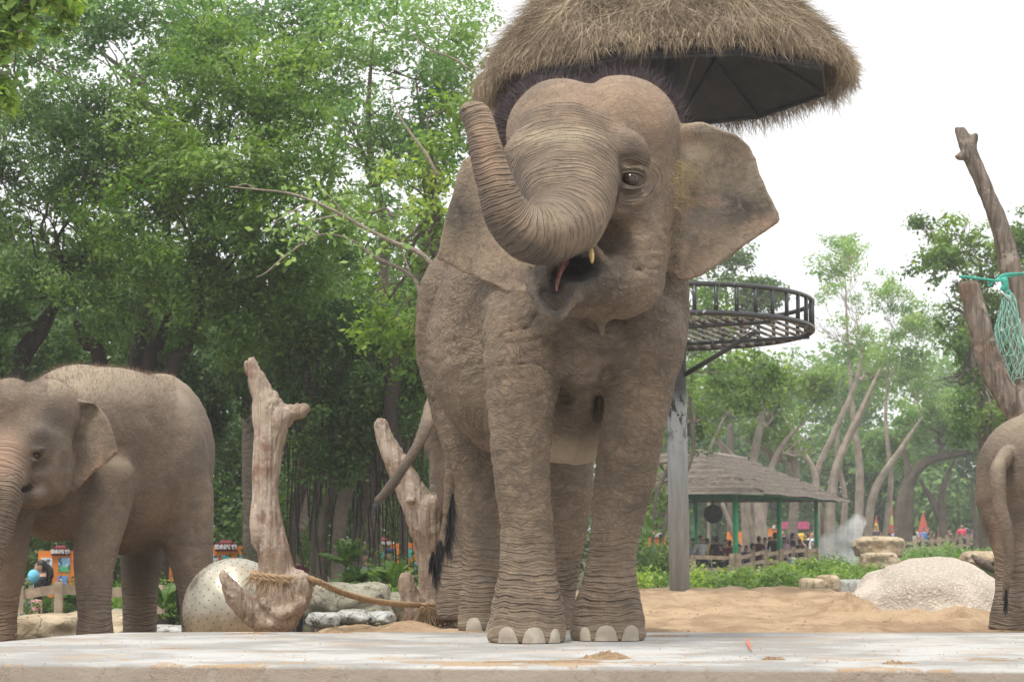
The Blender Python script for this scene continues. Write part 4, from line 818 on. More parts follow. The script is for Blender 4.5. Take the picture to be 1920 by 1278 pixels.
def stump2(e):
    Y = 17.9; C, E = e.C, e.E
    C([(715, 800, Y, 16), (728, 835, Y, 20), (752, 885, Y, 25), (778, 935, Y, 30), (800, 985, Y, 34), (810, 1040, Y, 30), (812, 1100, Y, 30), (806, 1150, Y, 36)], .03)
    C([(800, 960, Y, 30), (822, 945, Y - .05, 20), (834, 942, Y - .05, 14)], .03); E(770, 938, Y - .12, 10, 9, .05, .02); E(712, 792, Y, 13, 10, .06, .01, -20)
    C([(788, 1158, Y - .1, 26), (772, 1125, Y - .12, 20), (763, 1098, Y - .14, 17), (762, 1084, Y - .14, 14)], .03)
    pass
S2 = woodfield('driftwood', stump2, (P(690, 1100, 17.9)[0], 17.5, -.06), (P(860, 1100, 17.9)[0], 18.25, P(0, 770, 17.9)[2]), .013, 'leaning driftwood trunk with a cut top beside the legs of the large elephant', 'dead trunk', P(800, 1165, 17.9) * (1, 1, 0), WOOD, 9)
# rope: three twisted strands, frayed collars
rp = NT('sisal_rope', .95, .1); o = rp.obj(); ROPE = rp.done(rp.mix(rp.noise(o, 40, 4, .7), (.24, .15, .08), (.46, .33, .20)), None, rp.bump(rp.noise(o, 160, 3), .004))
def rope_path(path, r, twist=.045, k=3, n=6, res=40):
    p = spline(path, res); T, N, B = frames(p); s = np.concatenate(([0], np.cumsum(np.linalg.norm(np.diff(p, axis=0), axis=1)))); out = []
    for q in range(k):
        a = s / twist * 2 * pi / k * 1.0 + q * 2 * pi / k; out.append(tube(p + (N * np.cos(a)[:, None] + B * np.sin(a)[:, None]) * r * .5, r * .62, n))
    return out
rroot = thing('rope', 'thick twisted rope sagging from the forked trunk to the leaning trunk', 'rope', P(640, 1120, 16.9))
ctr = lambda px, py, Y: P(px, py, Y)
main = [ctr(575, 1082, 16.2), ctr(600, 1092, 16.25), ctr(640, 1110, 16.5), ctr(690, 1124, 16.9), ctr(740, 1131, 17.3), ctr(785, 1134, 17.65)]
for V_, F_ in rope_path(main, .020): wpart(rroot, 'strand', (V_, F_), ROPE)
def collar(cx, cy, Y, rx, ry, tilt, turns, seed, nfr, L):
    parts = []
    for k in range(turns):
        pts = []
        for a in np.linspace(0, 2 * pi, 17): 
            c = P(cx, cy, Y); pts.append(c + np.array((cos(a) * rx, sin(a) * ry, cos(a) * tilt + (k - turns / 2) * .022)))
        parts += rope_path(pts, .016, res=9)
    wpart(rroot, 'rope_collar', join(parts), ROPE)
    rg = np.random.default_rng(seed); a = rg.uniform(pi, 2 * pi, nfr); P0 = P(cx, cy, Y) + np.stack((np.cos(a) * rx, np.sin(a) * ry, np.cos(a) * tilt + rg.uniform(-.03, .02, nfr)), 1)
    D = np.stack((np.cos(a) * .6, np.sin(a) * .5, -1.0 + 0 * a), 1) + rg.normal(size=(nfr, 3)) * .45
    wpart(rroot, 'frayed_fibre', strands(P0, D, L * rg.uniform(.3, 1.2, nfr), .0045, .5, 3, seed, .5), ROPE, kind='stuff')
collar(524, 1080, 16.3, .17, .155, -.02, 2, 3, 420, .085)
collar(806, 1135, 17.85, .13, .14, 0, 3, 4, 600, .13)

# perforated steel ball
def ball():
    c = P(440, 1143, 17.6); R = 97 * 17.6 / F_PX; root = thing('perforated_ball', 'large dull metal ball with drilled holes behind the forked driftwood', 'ball', c - (0, 0, R))
    t = NT('scuffed_steel', .42, .5); o = t.obj(); t.b.inputs['Metallic'].default_value = .8
    cc = t.mix(t.mr(t.noise(o, 3, 6, .6), .35, .65), (.30, .275, .215), (.46, .43, .36)); cc = t.mix(t.mr(t.noise(o, 5, 4), .5, .7, 0, .6), cc, (.30, .22, .14)); m1 = t.done(cc, t.mr(t.noise(o, 9, 5), .3, .7, .32, .6), t.bump(t.noise(o, 2.5, 3), .03))
    wpart(root, 'shell', sphere(c, R, 64, 40), m1)
    hm = plain('hole_dark', (.05, .045, .035), .9); V0, F0 = tube([(0, 0, -.004), (0, 0, .0015)], .0042, 8); proto = None
    for k in range(520):
        z = 1 - 2 * (k + .5) / 520; a = k * 2.39996; d = np.array((sqrt(1 - z * z) * cos(a), sqrt(1 - z * z) * sin(a), z))
        if d[1] > .25 or d[2] < -.75: continue
        q = Vector(d).to_track_quat('Z', 'Y').to_matrix()
        if proto is None: proto = mesh_np('hole', V0, F0, False); proto.materials.append(hm)
        ob = link('hole', proto, None, root, tuple(c + d * R - np.array(root.location)), rot=q.to_euler())
    pts = [c + R * np.array((cos(.15 + .0), -.98, -.45 + .0)) * (.55, .82, .6) + np.array((.006 * cos(a), 0, .02 * sin(a) - .01)) for a in np.linspace(0, 2 * pi, 12)]
    wpart(root, 'lifting_ring', tube(pts, .004, 6), m1)
ball()

# ------------------------------------------------------------------ pole, thatched umbrella, feeding ring
galv = NT('galvanised_steel', .55, .4); o = galv.obj(); galv.b.inputs['Metallic'].default_value = .35
sz_ = galv.n('SeparateXYZ'); galv.l(o, sz_.inputs[0])
gc = galv.mix(galv.mr(galv.noise(galv.mapping(o, (6, 6, .8)), 1.6, 6, .65), .35, .65), (.24, .255, .26), (.33, .345, .35))
tar = galv.ma('MULTIPLY', galv.mr(galv.noise(galv.mapping(o, (12, 12, 5)), 1.4, 6, .75), .52, .56), galv.mr(sz_.outputs[2], 1.35, 1.9)); tar = galv.ma('MAXIMUM', tar, galv.mr(sz_.outputs[2], 1.9, 2.15, 0, .9))
gc = galv.mix(tar, gc, (.03, .03, .033)); GALV = galv.done(gc, None, galv.bump(galv.noise(o, 30, 5), .004))
PAINT = NT('chipped_black_paint', .38, .5); _o = PAINT.obj(); PAINT = PAINT.done(PAINT.mix(PAINT.mr(PAINT.noise(_o, 14, 6, .75), .60, .68), (.025, .028, .03), (.33, .34, .34)), None, PAINT.bump(PAINT.noise(_o, 20, 4), .004))
RUSTY = NT('worn_bars', .5, .4); _o = RUSTY.obj(); RUSTY = RUSTY.done(RUSTY.mix(RUSTY.mr(RUSTY.noise(_o, 9, 5, .7), .42, .6), (.06, .055, .05), (.40, .36, .31)))
STRAW = NT('dry_straw', .9, .1)
STRAW = STRAW.done(STRAW.mix(STRAW.attr('tone'), (.135, .098, .064), (.52, .42, .295)))
TARP = plain('dark_roof_sheet', (.030, .030, .034), .6, .3)
PY = 26.5; PB = P(1275, 1108, PY)
def umbrella():
    root = thing('thatched_umbrella', 'thatched straw umbrella roof on a tall pole above the large elephant', 'umbrella', (PB[0], PB[1], -.05))
    ta, tb = radians(3.0), radians(-2.4)
    def TT(V):
        V = np.array(V, float); q = V - c - np.array((0, 0, ze)); y = q[:, 1] * cos(ta) + q[:, 2] * sin(ta); z = -q[:, 1] * sin(ta) + q[:, 2] * cos(ta); x = q[:, 0] * cos(tb) + z * sin(tb); z = z * cos(tb) - q[:, 0] * sin(tb)
        return np.stack((x, y, z), 1) + c + np.array((0, 0, ze))
    top = P(1262, -70, PY); rx = 352 * PY / F_PX; cz = P(1248, 172, PY)
    wpart(root, 'pole', tube([(PB[0], PB[1], -.3), (PB[0] - .02, PB[1], 1.5), P(1268, 640, PY), P(1262, 300, PY), P(1258, -40, PY)], (.107, .105, .10, .09, .06), 20), GALV)
    c = np.array((cz[0], PY, 0)); n = 9; ze = cz[2]; zt = P(1250, -130, PY)[2]
    # dark faceted lining and ribs
    ring = np.array([(c[0] + rx * .90 * cos(2 * pi * k / n + .2), c[1] + rx * .90 * sin(2 * pi * k / n + .2), ze) for k in range(n)]); apex = np.array((c[0], c[1], zt - .55))
    for k in range(n):
        a, b = ring[k], ring[(k + 1) % n]; m = .12; up = np.array((0, 0, .03))
        V = np.array((a, b, apex * (1 - m) + b * m, apex * (1 - m) + a * m)); wpart(root, 'lining_panel', (TT(np.concatenate((V, V + up))), np.array([(0, 1, 2, 3), (7, 6, 5, 4), (0, 4, 5, 1), (1, 5, 6, 2), (2, 6, 7, 3), (3, 7, 4, 0)])), TARP, smooth=False)
        (lambda r_: wpart(root, 'rib', (TT(r_[0]), r_[1]), TARP))(cyl(a - (0, 0, .03), apex - (0, 0, .10), .026, .02, 8)); (lambda r_: wpart(root, 'edge_bar', (TT(r_[0]), r_[1]), TARP))(cyl(a - (0, 0, .02), b - (0, 0, .02), .02, .02, 8))
    for k in (1, 3, 5, 7):
        mid = ring[k] * .55 + apex * .45; wpart(root, 'brace', cyl(np.array((c[0], c[1], ze - .55)), mid, .022, .022, 8), PAINT)
    # straw: layered strands over a bell-shaped shell
    rg = np.random.default_rng(4); N_ = 100000; u = rg.uniform(0, 1, N_) ** .52; a = rg.uniform(0, 2 * pi, N_)
    def shell(u, a):
        R = rx * (1.0 * u) * (1 + .025 * np.sin(a * 5 + 1) + .02 * np.sin(a * 11)); z = zt + .05 - (zt - ze - .05) * (u ** 1.6) ; return np.stack((c[0] + R * np.cos(a), c[1] + R * np.sin(a), z + .02), -1)
    lump = vnoise(np.stack((np.cos(a) * 5, np.sin(a) * 5, u * 7), 1), 3)
    P0 = shell(u * .97, a); P1 = shell(u * .97 + .03, a); D = P1 - P0; D /= np.linalg.norm(D, axis=1)[:, None]
    nr = np.stack((np.cos(a), np.sin(a), .9 + 0 * a), 1) * .7; P0 = P0 + nr * (rg.uniform(-.02, .07, N_) + .05 * lump)[:, None]
    tang = np.stack((-np.sin(a), np.cos(a), 0 * a), 1); D = D + tang * rg.normal(size=(N_, 1)) * .62 + nr * (rg.uniform(-.06, .20, N_))[:, None] + rg.normal(size=(N_, 3)) * .16
    L = rg.uniform(.12, .36, N_) * (1 - .45 * sstep(.85, 1, u)); VV, FF = strands(P0, D, L, rg.uniform(.003, .0065, N_), .15 + .25 * sstep(.8, 1, u), 2, 5, .5)
    tone = np.repeat(np.clip(.42 + .28 * lump + rg.normal(size=N_) * .26, 0, 1), 5)
    wpart(root, 'straw', (TT(VV), FF), STRAW, kind='stuff', attrs=dict(tone=tone))
    # fringe under the eave
    M = 11000; a = rg.uniform(0, 2 * pi, M); P0 = np.stack((c[0] + rx * np.cos(a) * rg.uniform(.93, 1.03, M), c[1] + rx * np.sin(a) * rg.uniform(.93, 1.03, M), ze + rg.uniform(.03, .2, M)), 1)
    cl = (.45 + .55 * sstep(-.3, .5, np.sin(a))) * (.5 + .9 * np.abs(np.sin(a * 9 + 2 * np.sin(a * 4)))); D = np.stack((np.cos(a) * .35, np.sin(a) * .35, -1 + 0 * a), 1) + rg.normal(size=(M, 3)) * .42
    VV, FF = strands(P0, D, rg.uniform(.10, .27, M) * cl, .006, .2, 2, 6, .25); wpart(root, 'straw_fringe', (TT(VV), FF), STRAW, kind='stuff', attrs=dict(tone=np.repeat(rg.uniform(.1, .8, M), 5)))
    # thatch body under the strands so no light leaks
    uu = np.linspace(0, .97, 16); aa = np.linspace(0, 2 * pi, 48, endpoint=False); S = shell(*np.meshgrid(uu, aa, indexing='ij')) - (0, 0, .08); i = np.arange(15)[:, None] * 48; j = np.arange(48)[None]; k = (j + 1) % 48
    wpart(root, 'thatch_base', (TT(S.reshape(-1, 3)), np.stack((i + j, i + 48 + j, i + 48 + k, i + k), -1).reshape(-1, 4)), STRAW, attrs=dict(tone=np.full(16 * 48, .15)))
umbrella()
def feeder():
    c = P(1272, 621, PY - .1); R = 250 * PY / F_PX; root = thing('feeding_platform', 'round black railed steel platform fixed to the pole beside the elephant', 'platform', (c[0], c[1], c[2] - .1))
    tl = radians(3.2)
    def T(p): p = np.asarray(p, float); y = p[..., 1] * cos(tl) + p[..., 2] * sin(tl) * 1; z = p[..., 2] * cos(tl) - p[..., 1] * sin(tl); return np.stack((c[0] + p[..., 0], c[1] + y, c[2] + z), -1)
    a = np.linspace(0, 2 * pi, 73)
    for zz, r in ((0, .029), (.285, .025)): wpart(root, 'ring_rail', tube(T(np.stack((R * np.cos(a), R * np.sin(a), 0 * a + zz), 1)), r, 10, caps=False), PAINT)
    n = 40
    for k in range(n):
        b = 2 * pi * k / n + .05; wpart(root, 'baluster', tube(T([(R * cos(b), R * sin(b), 0), (R * cos(b), R * sin(b), .285)]), .021, 8), PAINT)
    dv = np.array((cos(1.15), sin(1.15))); nv = np.array((-dv[1], dv[0]))
    for k in range(-10, 11):
        d = k * .13; L = sqrt(max(R * R - d * d, 0)) - .02
        if L > .1: wpart(root, 'floor_bar', tube(T([(*(nv * d - dv * L), -.01), (*(nv * d + dv * L), -.01)]), .016, 6), RUSTY)
    for k in (-.45, .45):
        d = k * R; L = sqrt(R * R - d * d) - .02; wpart(root, 'cross_bar', tube(T([(*(dv * d - nv * L), -.05), (*(dv * d + nv * L), -.05)]), .02, 6), PAINT)
    pc = np.array((PB[0] - .01, PB[1], 0))
    for b in (-.45, 2.2, 3.6):
        e = T((R * .62 * cos(b), R * .62 * sin(b), -.05)); s0 = pc + (0, 0, P(0, 710, PY)[2]); wpart(root, 'strut', tube([s0, e], .026, 8), PAINT)
feeder()

# ------------------------------------------------------------------ leaning dead trunks, rope and net at the right
def deadtrunk(rows, label, seed, extra=()):
    Y = rows[0][2]; Vs = np.array([P(a, b, y) for a, b, y, r in rows]); m = .3
    e = Beast(Vs.min(0) - m, Vs.max(0) + m, .02); e.C(rows, .02)
    for r_ in extra: e.C(r_, .03)
    e.E(rows[0][0], rows[0][1] - rows[0][3] * .8, rows[0][2], rows[0][3] * 1.2, rows[0][3] * .5, .12, .01, 0, True)
    V, Q = e.mesh(1); N = normals(V, Q); V = V + N * (fbm(V * (7, 7, 1.6), 4, seed) * .022 + np.abs(vnoise(V * (26, 26, 3), seed)) * .010)[:, None]
    b = Vs[-1]; return wthing('dead_trunk', (V, Q), BARK, label, 'dead trunk', (b[0], b[1], 0))
deadtrunk([(1799, 242, 22, 11), (1813, 275, 22, 14), (1830, 315, 22, 16), (1853, 370, 22, 15), (1874, 425, 22, 17), (1889, 480, 22, 19), (1903, 540, 22, 21), (1914, 600, 22, 23), (1930, 680, 22, 27), (1955, 800, 22, 29), (1975, 950, 22, 31), (1985, 1105, 22, 33)],
    'tall thin leaning dead trunk at the right with a peeling broken top', 5, ([(1822, 282, 22, 9), (1826, 265, 22, 8), (1828, 254, 22, 7)], [(1806, 292, 21.95, 8), (1796, 294, 21.9, 5), (1789, 291, 21.9, 2)]))
deadtrunk([(1815, 536, 21, 19), (1825, 570, 21, 20), (1838, 615, 21, 21), (1852, 660, 21, 21), (1868, 705, 21, 21), (1890, 745, 21, 23), (1918, 785, 21, 27), (1950, 840, 21, 30), (1985, 960, 21, 34), (2000, 1110, 21, 38)],
    'shorter sawn off dead trunk at the right leaning left behind the young elephant', 8, ([(1900, 752, 21, 20), (1925, 735, 21, 17), (1950, 715, 21, 15)],))
GROPE = plain('green_nylon_rope', (.05, .33, .25), .6, .3, scale=30); GNET = plain('pale_green_net', (.26, .46, .38), .7, .2, scale=30)
def netting():
    r = thing('green_rope', 'green nylon rope tied between the two dead trunks', 'rope', P(1870, 525, 21.5))
    for pts in ([(1798, 518, 21.25), (1830, 521, 21.2), (1868, 526, 21.2), (1885, 520, 21.3), (1915, 514, 21.6), (1960, 510, 21.9)], [(1868, 526, 21.2), (1880, 516, 21.3), (1905, 513, 21.4), (1930, 513, 21.7)], [(1862, 524, 21.2), (1858, 532, 21.2), (1853, 536, 21.2)]):
        for VF in rope_path([P(*q) for q in pts], .011): wpart(r, 'strand', VF, GROPE)
    kn = Field(P(1870, 560, 21.1) - (.05, .1, .1), P(1905, 510, 21.3) + (.05, .1, .1), .006)
    for a_, b_, q in ((1884, 528, .03), (1880, 541, .022), (1890, 548, .020), (1886, 536, .026)): kn.ell(P(a_, b_, 21.2), (q, q * .7, q * 1.3), .01)
    wpart(r, 'knot', kn.mesh(), GROPE)
    nt = thing('net', 'pale green mesh net bag hanging from the rope beside the sawn trunk', 'net', P(1895, 700, 21.2)); rg = np.random.default_rng(6)
    top = P(1888, 552, 21.2); cols_ = 13; rows_ = 11; Pm = np.zeros((rows_ + 1, cols_, 3))
    for j in range(rows_ + 1):
        t = j / rows_; w = (8 + 34 * t ** .6) * (1 - .35 * sstep(.75, 1, t)); yy = 552 + 150 * t
        for i in range(cols_):
            a = 2 * pi * i / cols_ + (pi / cols_ if j % 2 else 0); Pm[j, i] = P(1890 + 4 * t + w * .8 * cos(a), yy + rg.normal() * 4, 21.2) + (0, w * .004 * sin(a) * .8, 0)
    seg = []
    for j in range(rows_):
        for i in range(cols_):
            for d in (0, 1 if j % 2 else -1):
                a_, b_ = Pm[j, i], Pm[j + 1, (i + d) % cols_]; m = (a_ + b_) / 2 + rg.normal(size=3) * .008; seg.append(tube([a_, m, b_], .0034, 4, caps=False))
    for k in range(9):
        a_ = Pm[rows_, k]; seg.append(tube(spline([a_, a_ + rg.normal(size=3) * .04 - (0, 0, .05), a_ + rg.normal(size=3) * .05 - (0, 0, .02)], 4), .004, 4))
    for k in range(14):
        a0 = 2 * pi * k / 14; seg.append(tube(spline([top + (0, 0, .02), P(1890 + 20 * cos(a0), 600, 21.2) + (0, .06 * sin(a0), 0), P(1892 + 30 * cos(a0 + .4), 665 + rg.normal() * 20, 21.2) + (0, .1 * sin(a0), 0)], 5), .0045, 4))
    wpart(nt, 'mesh_cords', join(seg), GNET)
    wpart(nt, 'metal_hook', tube([P(1876, 545, 21.15), P(1886, 556, 21.15), P(1894, 566, 21.15)], .009, 8), plain('hook_steel', (.35, .36, .36), .4, .5, .8))
netting()

# ------------------------------------------------------------------ pavilion
SHING = NT('weathered_thatch_tiles', .9, .1); _o = SHING.obj(); _g = SHING.noise(SHING.mapping(_o, (4, 4, 14)), 2.0, 6, .7)
SHING = SHING.done(SHING.mix(SHING.mr(_g, .4, .62), (.055, .042, .032), (.17, .135, .105)), None, SHING.bump(_g, .06))
SHLIP = plain('bleached_tile_edge', (.32, .28, .235), .9, scale=3); GREEN = plain('green_painted_post', (.015, .33, .14), .5, scale=2); SOFF = plain('soffit_boards', (.13, .105, .09), .8, scale=2); DKG = plain('dark_green_mesh', (.035, .055, .045), .8)
WFEN = plain('sunbleached_fence_wood', (.36, .27, .19), .85, .15, scale=5, var=.3)
def pavilion():
    A = np.array((6.7, 77.)); ax = np.array((4.2, 15.)) ; Lx = np.linalg.norm(ax); ax = ax / Lx; bx = np.array((-ax[1], ax[0])); W = 4.4; zg = -1.1; ze = 1.86
    w = lambda s, t, z: np.array((*(A + ax * s + bx * t), z)); root = thing('pavilion', 'open pavilion with layered brown thatch roof on green posts', 'pavilion', w(Lx / 2, W / 2, zg))
    for s, t in ((0, 0), (Lx * .5, 0), (Lx, 0), (0, W), (Lx * .5, W), (Lx, W)): wpart(root, 'post', cyl(w(s, t, zg), w(s, t, ze + .15), .088, .082, 14), GREEN)
    for t in (0, W): wpart(root, 'beam', beam(w(-.3, t, ze + .08), w(Lx + .3, t, ze + .08), .12, .16), GREEN)
    for s in (0, Lx * .5, Lx): wpart(root, 'beam', beam(w(s, -.3, ze + .10), w(s, W + .3, ze + .10), .12, .16), GREEN)
    o_ = .95; n = 8; top = 3.25; cs, ct_ = Lx / 2, W / 2
    def rect(k, off=0.0):
        f = k / n; hs, ht = (Lx / 2 + o_) * (1 - f) + (Lx / 2 - W / 2 - .2) * f + off, (W / 2 + o_) * (1 - f) + .12 * f + off; return [(cs - hs, ct_ - ht), (cs + hs, ct_ - ht), (cs + hs, ct_ + ht), (cs - hs, ct_ + ht)]
    zz = lambda k: ze + (top - ze) * (k / n) ** 1.02
    for k in range(n):
        lo, hi = rect(k, .10), rect(k + 1, .0)
        for q in range(4):
            a, b, c2, d = lo[q], lo[(q + 1) % 4], hi[(q + 1) % 4], hi[q]; z0, z1 = zz(k) + .02, zz(k + 1)
            nseg = 14 if q in (0, 2) else 6; V = []; rg = np.random.default_rng(k * 7 + q)
            for i in range(nseg + 1):
                f = i / nseg; j0 = rg.normal() * .022; lo_p = (a[0] * (1 - f) + b[0] * f, a[1] * (1 - f) + b[1] * f); hi_p = (d[0] * (1 - f) + c2[0] * f, d[1] * (1 - f) + c2[1] * f)
                V += [w(*lo_p, z0 + j0 - .05), w(*lo_p, z0 + j0 + .02), w(*hi_p, z1 + .03), w(*hi_p, z1 - .06)]
            i = np.arange(nseg)[:, None] * 4; F = np.concatenate([np.stack((i[:, 0] + u, i[:, 0] + 4 + u, i[:, 0] + 4 + (u + 1) % 4, i[:, 0] + (u + 1) % 4), 1) for u in range(4)])
            ob = wpart(root, 'tile_course', (np.array(V), F), SHING, smooth=False); me = ob.data; me.materials.append(SHLIP); me.polygons.foreach_set('material_index', np.array([1] * nseg + [0] * (3 * nseg), np.int32))
    so = rect(0, .06); V = np.array([w(*p_, ze - .05) for p_ in so] + [w(*p_, ze + .35) for p_ in rect(2, -.1)]); wpart(root, 'soffit', (V, np.array([(0, 1, 5, 4), (1, 2, 6, 5), (2, 3, 7, 6), (3, 0, 4, 7)])), SOFF, smooth=False)
    wpart(root, 'ridge_cap', beam(w(W / 2 + .1, ct_, top + .03), w(Lx - W / 2 - .1, ct_, top + .03), .3, .14), SHLIP)
    c = P(1337, 963, 84); wpart(root, 'round_screen', tube([c - (0, .05, 0), c + (0, .05, 0)], (.31, .31), 24), DKG); wpart(root, 'screen_rod', cyl(c + (0, 0, .3), c + (0, 0, 1.05), .02, .02, 6), PAINT)
pavilion()
def fence(posts, rails, label, hpx=None, pw=.15):
    """posts: (px, ytop, ybot, Y); rails as fractions of the post height"""
    root = thing('wooden_fence', label, 'fence', P(posts[0][0], posts[0][2], posts[0][3])); rg = np.random.default_rng(len(posts)); tops = []
    for k, (px, a, b, Y) in enumerate(posts):
        t, u = P(px, a, Y), P(px, b, Y); tops.append((t, u)); V, F = box((t + u) / 2, (pw, pw, t[2] - u[2]), rg.uniform(-.3, .3)); wpart(root, 'post', (V, F), WFEN, False)
    for (t0, u0), (t1, u1) in zip(tops[:-1], tops[1:]):
        for f in rails: wpart(root, 'rail', beam(u0 * (1 - f) + t0 * f + (0, .06, rg.normal() * .02), u1 * (1 - f) + t1 * f + (0, .06, rg.normal() * .02), .05, .11), WFEN, False)
fence([(1262, 1042, 1092, 76), (1300, 1040, 1092, 75.5), (1372, 1037, 1090, 75.5)], (.84, .45, .14), 'wooden rail fence left of the near green post of the pavilion', pw=.13)
fence([(1384, 1036, 1086, 76.2), (1411, 1032, 1078, 78), (1434, 1029, 1074, 80), (1460, 1031, 1070, 82)], (.84, .48, .12), 'wooden rail fence between the first two green posts of the pavilion')
fence([(1464, 1028, 1066, 83), (1487, 1024, 1062, 86), (1510, 1024, 1058, 88), (1530, 1026, 1054, 91)], (.8, .3), 'wooden rail fence reaching the farthest green post of the pavilion', pw=.14)
fence([(1676, 1015, 1036, 118), (1693, 1013, 1036, 119), (1715, 1010, 1034, 120), (1730, 1005, 1032, 121), (1747, 1008, 1030, 122), (1761, 1006, 1030, 123), (1775, 1002, 1030, 124), (1789, 1004, 1030, 125), (1802, 999, 1028, 126), (1815, 1000, 1026, 127), (1842, 996, 1020, 128), (1868, 995, 1020, 129), (1905, 994, 1018, 130)], (.72, .2), 'long wooden rail fence in front of the far crowd at the right', pw=.15)
fence([(36, 1098, 1150, 30), (110, 1090, 1150, 30), (190, 1094, 1150, 30.5), (300, 1096, 1150, 31)], (.78,), 'grey wooden rail fence seen between the legs of the left elephant', pw=.09)

# ------------------------------------------------------------------ notice boards
ORG = plain('orange_board', (.72, .22, .04), .6, var=.12, scale=2); MAR = plain('maroon_edge', (.16, .02, .03), .6); WHT = plain('white_board', (.75, .74, .73), .6, var=.08); PNKR = plain('dusty_red_strip', (.45, .10, .12), .6)
def photo_mat(name, sky_, low, seed):
    t = NT(name, .4, .4); o = t.obj(); s = t.n('SeparateXYZ'); t.l(o, s.inputs[0]); c = t.mix(t.mr(s.outputs[2], -.06, .02), low, sky_); c = t.mix(t.mr(t.noise(t.vm('ADD', o, (seed, 0, 0)), 9, 3, .6), .56, .6, 0, .9), c, (.05, .05, .07)); return t.done(t.mix(t.mr(t.noise(t.vm('ADD', o, (0, seed, 0)), 14, 2), .62, .65), c, (.7, .7, .68)))
PM = [photo_mat('printed_photo_sky', (.25, .50, .72), (.10, .42, .20), 1.), photo_mat('printed_photo_teal', (.10, .48, .45), (.08, .35, .30), 5.), photo_mat('printed_photo_pale', (.68, .70, .74), (.30, .45, .38), 9.), photo_mat('printed_photo_blue', (.16, .32, .62), (.25, .30, .50), 3.)]
def board(x0, y0, x1, y1, Y, label, head=None, pics=(), legs=True, mat=None, txt='艺术创作展'):
    a, b = P(x0, y1, Y), P(x1, y0, Y); root = thing('notice_board', label, 'notice board', ((a[0] + b[0]) / 2, Y, a[2] - .4))
    wpart(root, 'panel', box((a + b) / 2, (b[0] - a[0], .05, b[2] - a[2])), mat or ORG, False)
    if legs:
        for x in (a[0] + .06, b[0] - .06): wpart(root, 'leg', box((x, Y + .01, a[2] - .35), (.05, .04, .7)), MAR, False)
    if head:
        hx0, hy0, hx1, hy1 = head; ha, hb = P(hx0, hy1, Y - .05), P(hx1, hy0, Y - .05); hw = hb[0] - ha[0]; hh = hb[2] - ha[2]
        wpart(root, 'headline_backing', box((ha + hb) / 2 - (0, 0, hh * .08), (hw * 1.02, .03, hh * .72)), MAR, False); wpart(root, 'subtitle_strip', box(((ha[0] + hb[0]) / 2, Y - .05, hb[2] - hh * .10), (hw * .55, .03, hh * .2)), PNKR, False)
        cu = bpy.data.curves.new('headline', 'FONT'); cu.body = txt; cu.align_x = 'CENTER'; cu.align_y = 'CENTER'; cu.size = hw / len(txt) * 1.08; cu.extrude = .008; cu.offset = .006
        ob = link('headline', cu, WHT, root, tuple(np.array(((ha[0] + hb[0]) / 2, Y - .085, (ha[2] + hb[2]) / 2 - hh * .10)) - np.array(root.location)), rot=(pi / 2, 0, 0))
    for px0, py0, px1, py1, m in pics:
        pa, pb = P(px0, py1, Y - .03), P(px1, py0, Y - .03); cpt = (pa + pb) / 2
        me = mesh_np('photo_print', *box((0, 0, 0), (pb[0] - pa[0], .012, pb[2] - pa[2])), False); link('photo_print', me, PM[m], root, tuple(cpt - np.array(root.location)))
board(71, 1032, 150, 1120, 44, 'orange notice board behind the woman in black, white headline on top', (97, 1022, 130, 1042), ((76, 1045, 98, 1070, 2), (109, 1045, 131, 1071, 0), (108, 1079, 128, 1096, 3)))
board(292, 1040, 330, 1118, 44, 'orange notice board seen between the hind legs of the left elephant', None, ((300, 1042, 316, 1064, 1), (303, 1071, 315, 1084, 0)))
board(392, 1023, 462, 1085, 44, 'orange notice board above the perforated ball with white headline', (404, 1012, 443, 1034), ((394, 1040, 409, 1058, 2), (416, 1040, 432, 1058, 1), (444, 1040, 460, 1058, 1)))
board(685, 1018, 748, 1056, 44, 'orange notice board with photo prints behind the rope, left one of two', (702, 1007, 732, 1026), ((688, 1027, 701, 1041, 2), (709, 1032, 721, 1048, 1), (733, 1027, 743, 1048, 1)))
board(759, 1017, 800, 1072, 44, 'orange notice board partly hidden by the leaning driftwood trunk', None, ((762, 1027, 774, 1045, 1), (772, 1053, 785, 1068, 0)))
board(1216, 1003, 1248, 1024, 70, 'small orange board with white print left of the grey pole', (1223, 995, 1240, 1008), (), txt='创作')
board(1363, 996, 1391, 1022, 108, 'orange board seen behind the near green pavilion post', (1368, 990, 1376, 1000), (), txt='艺')
board(1441, 990, 1456, 1006, 108, 'small orange board beside the second green pavilion post', (1447, 982, 1454, 992), (), txt='术')
board(1463, 977, 1517, 991, 112, 'long dusty pink banner behind the pavilion', None, (), mat=plain('pink_banner', (.50, .10, .20), .7))
def cone_tower(px, ytop, ybot, w, Y, cols, label):
    root = thing('cone_sign', label, 'sign', P(px, ybot, Y)); n = len(cols); zt, zb = P(px, ytop, Y), P(px, ybot, Y); W = w * Y / F_PX / 2
    for i, c_ in enumerate(cols):
        f0, f1 = i / n, (i + 1) / n; wpart(root, 'colour_band', tube([zb * (1 - f0) + zt * f0, zb * (1 - f1) + zt * f1], [W * (1 - f0 * .93), W * (1 - f1 * .93)], 4), c_, False)
YEL = plain('yellow_paint', (.55, .36, .06), .5, var=.1); RED = plain('red_paint', (.42, .07, .05), .5, var=.1); OLV = plain('yellow_green_paint', (.33, .36, .10), .5, var=.1)
cone_tower(1684, 945, 1012, 17, 150, (YEL, YEL, RED, RED), 'red and yellow cone shaped stand behind the far crowd')
cone_tower(1672, 932, 1000, 10, 152, (RED, OLV, RED, OLV), 'taller yellow green cone partly hidden by tree trunks')
cone_tower(1643, 966, 1008, 15, 152, (OLV, YEL, RED), 'faint red topped cone left of the far crowd')
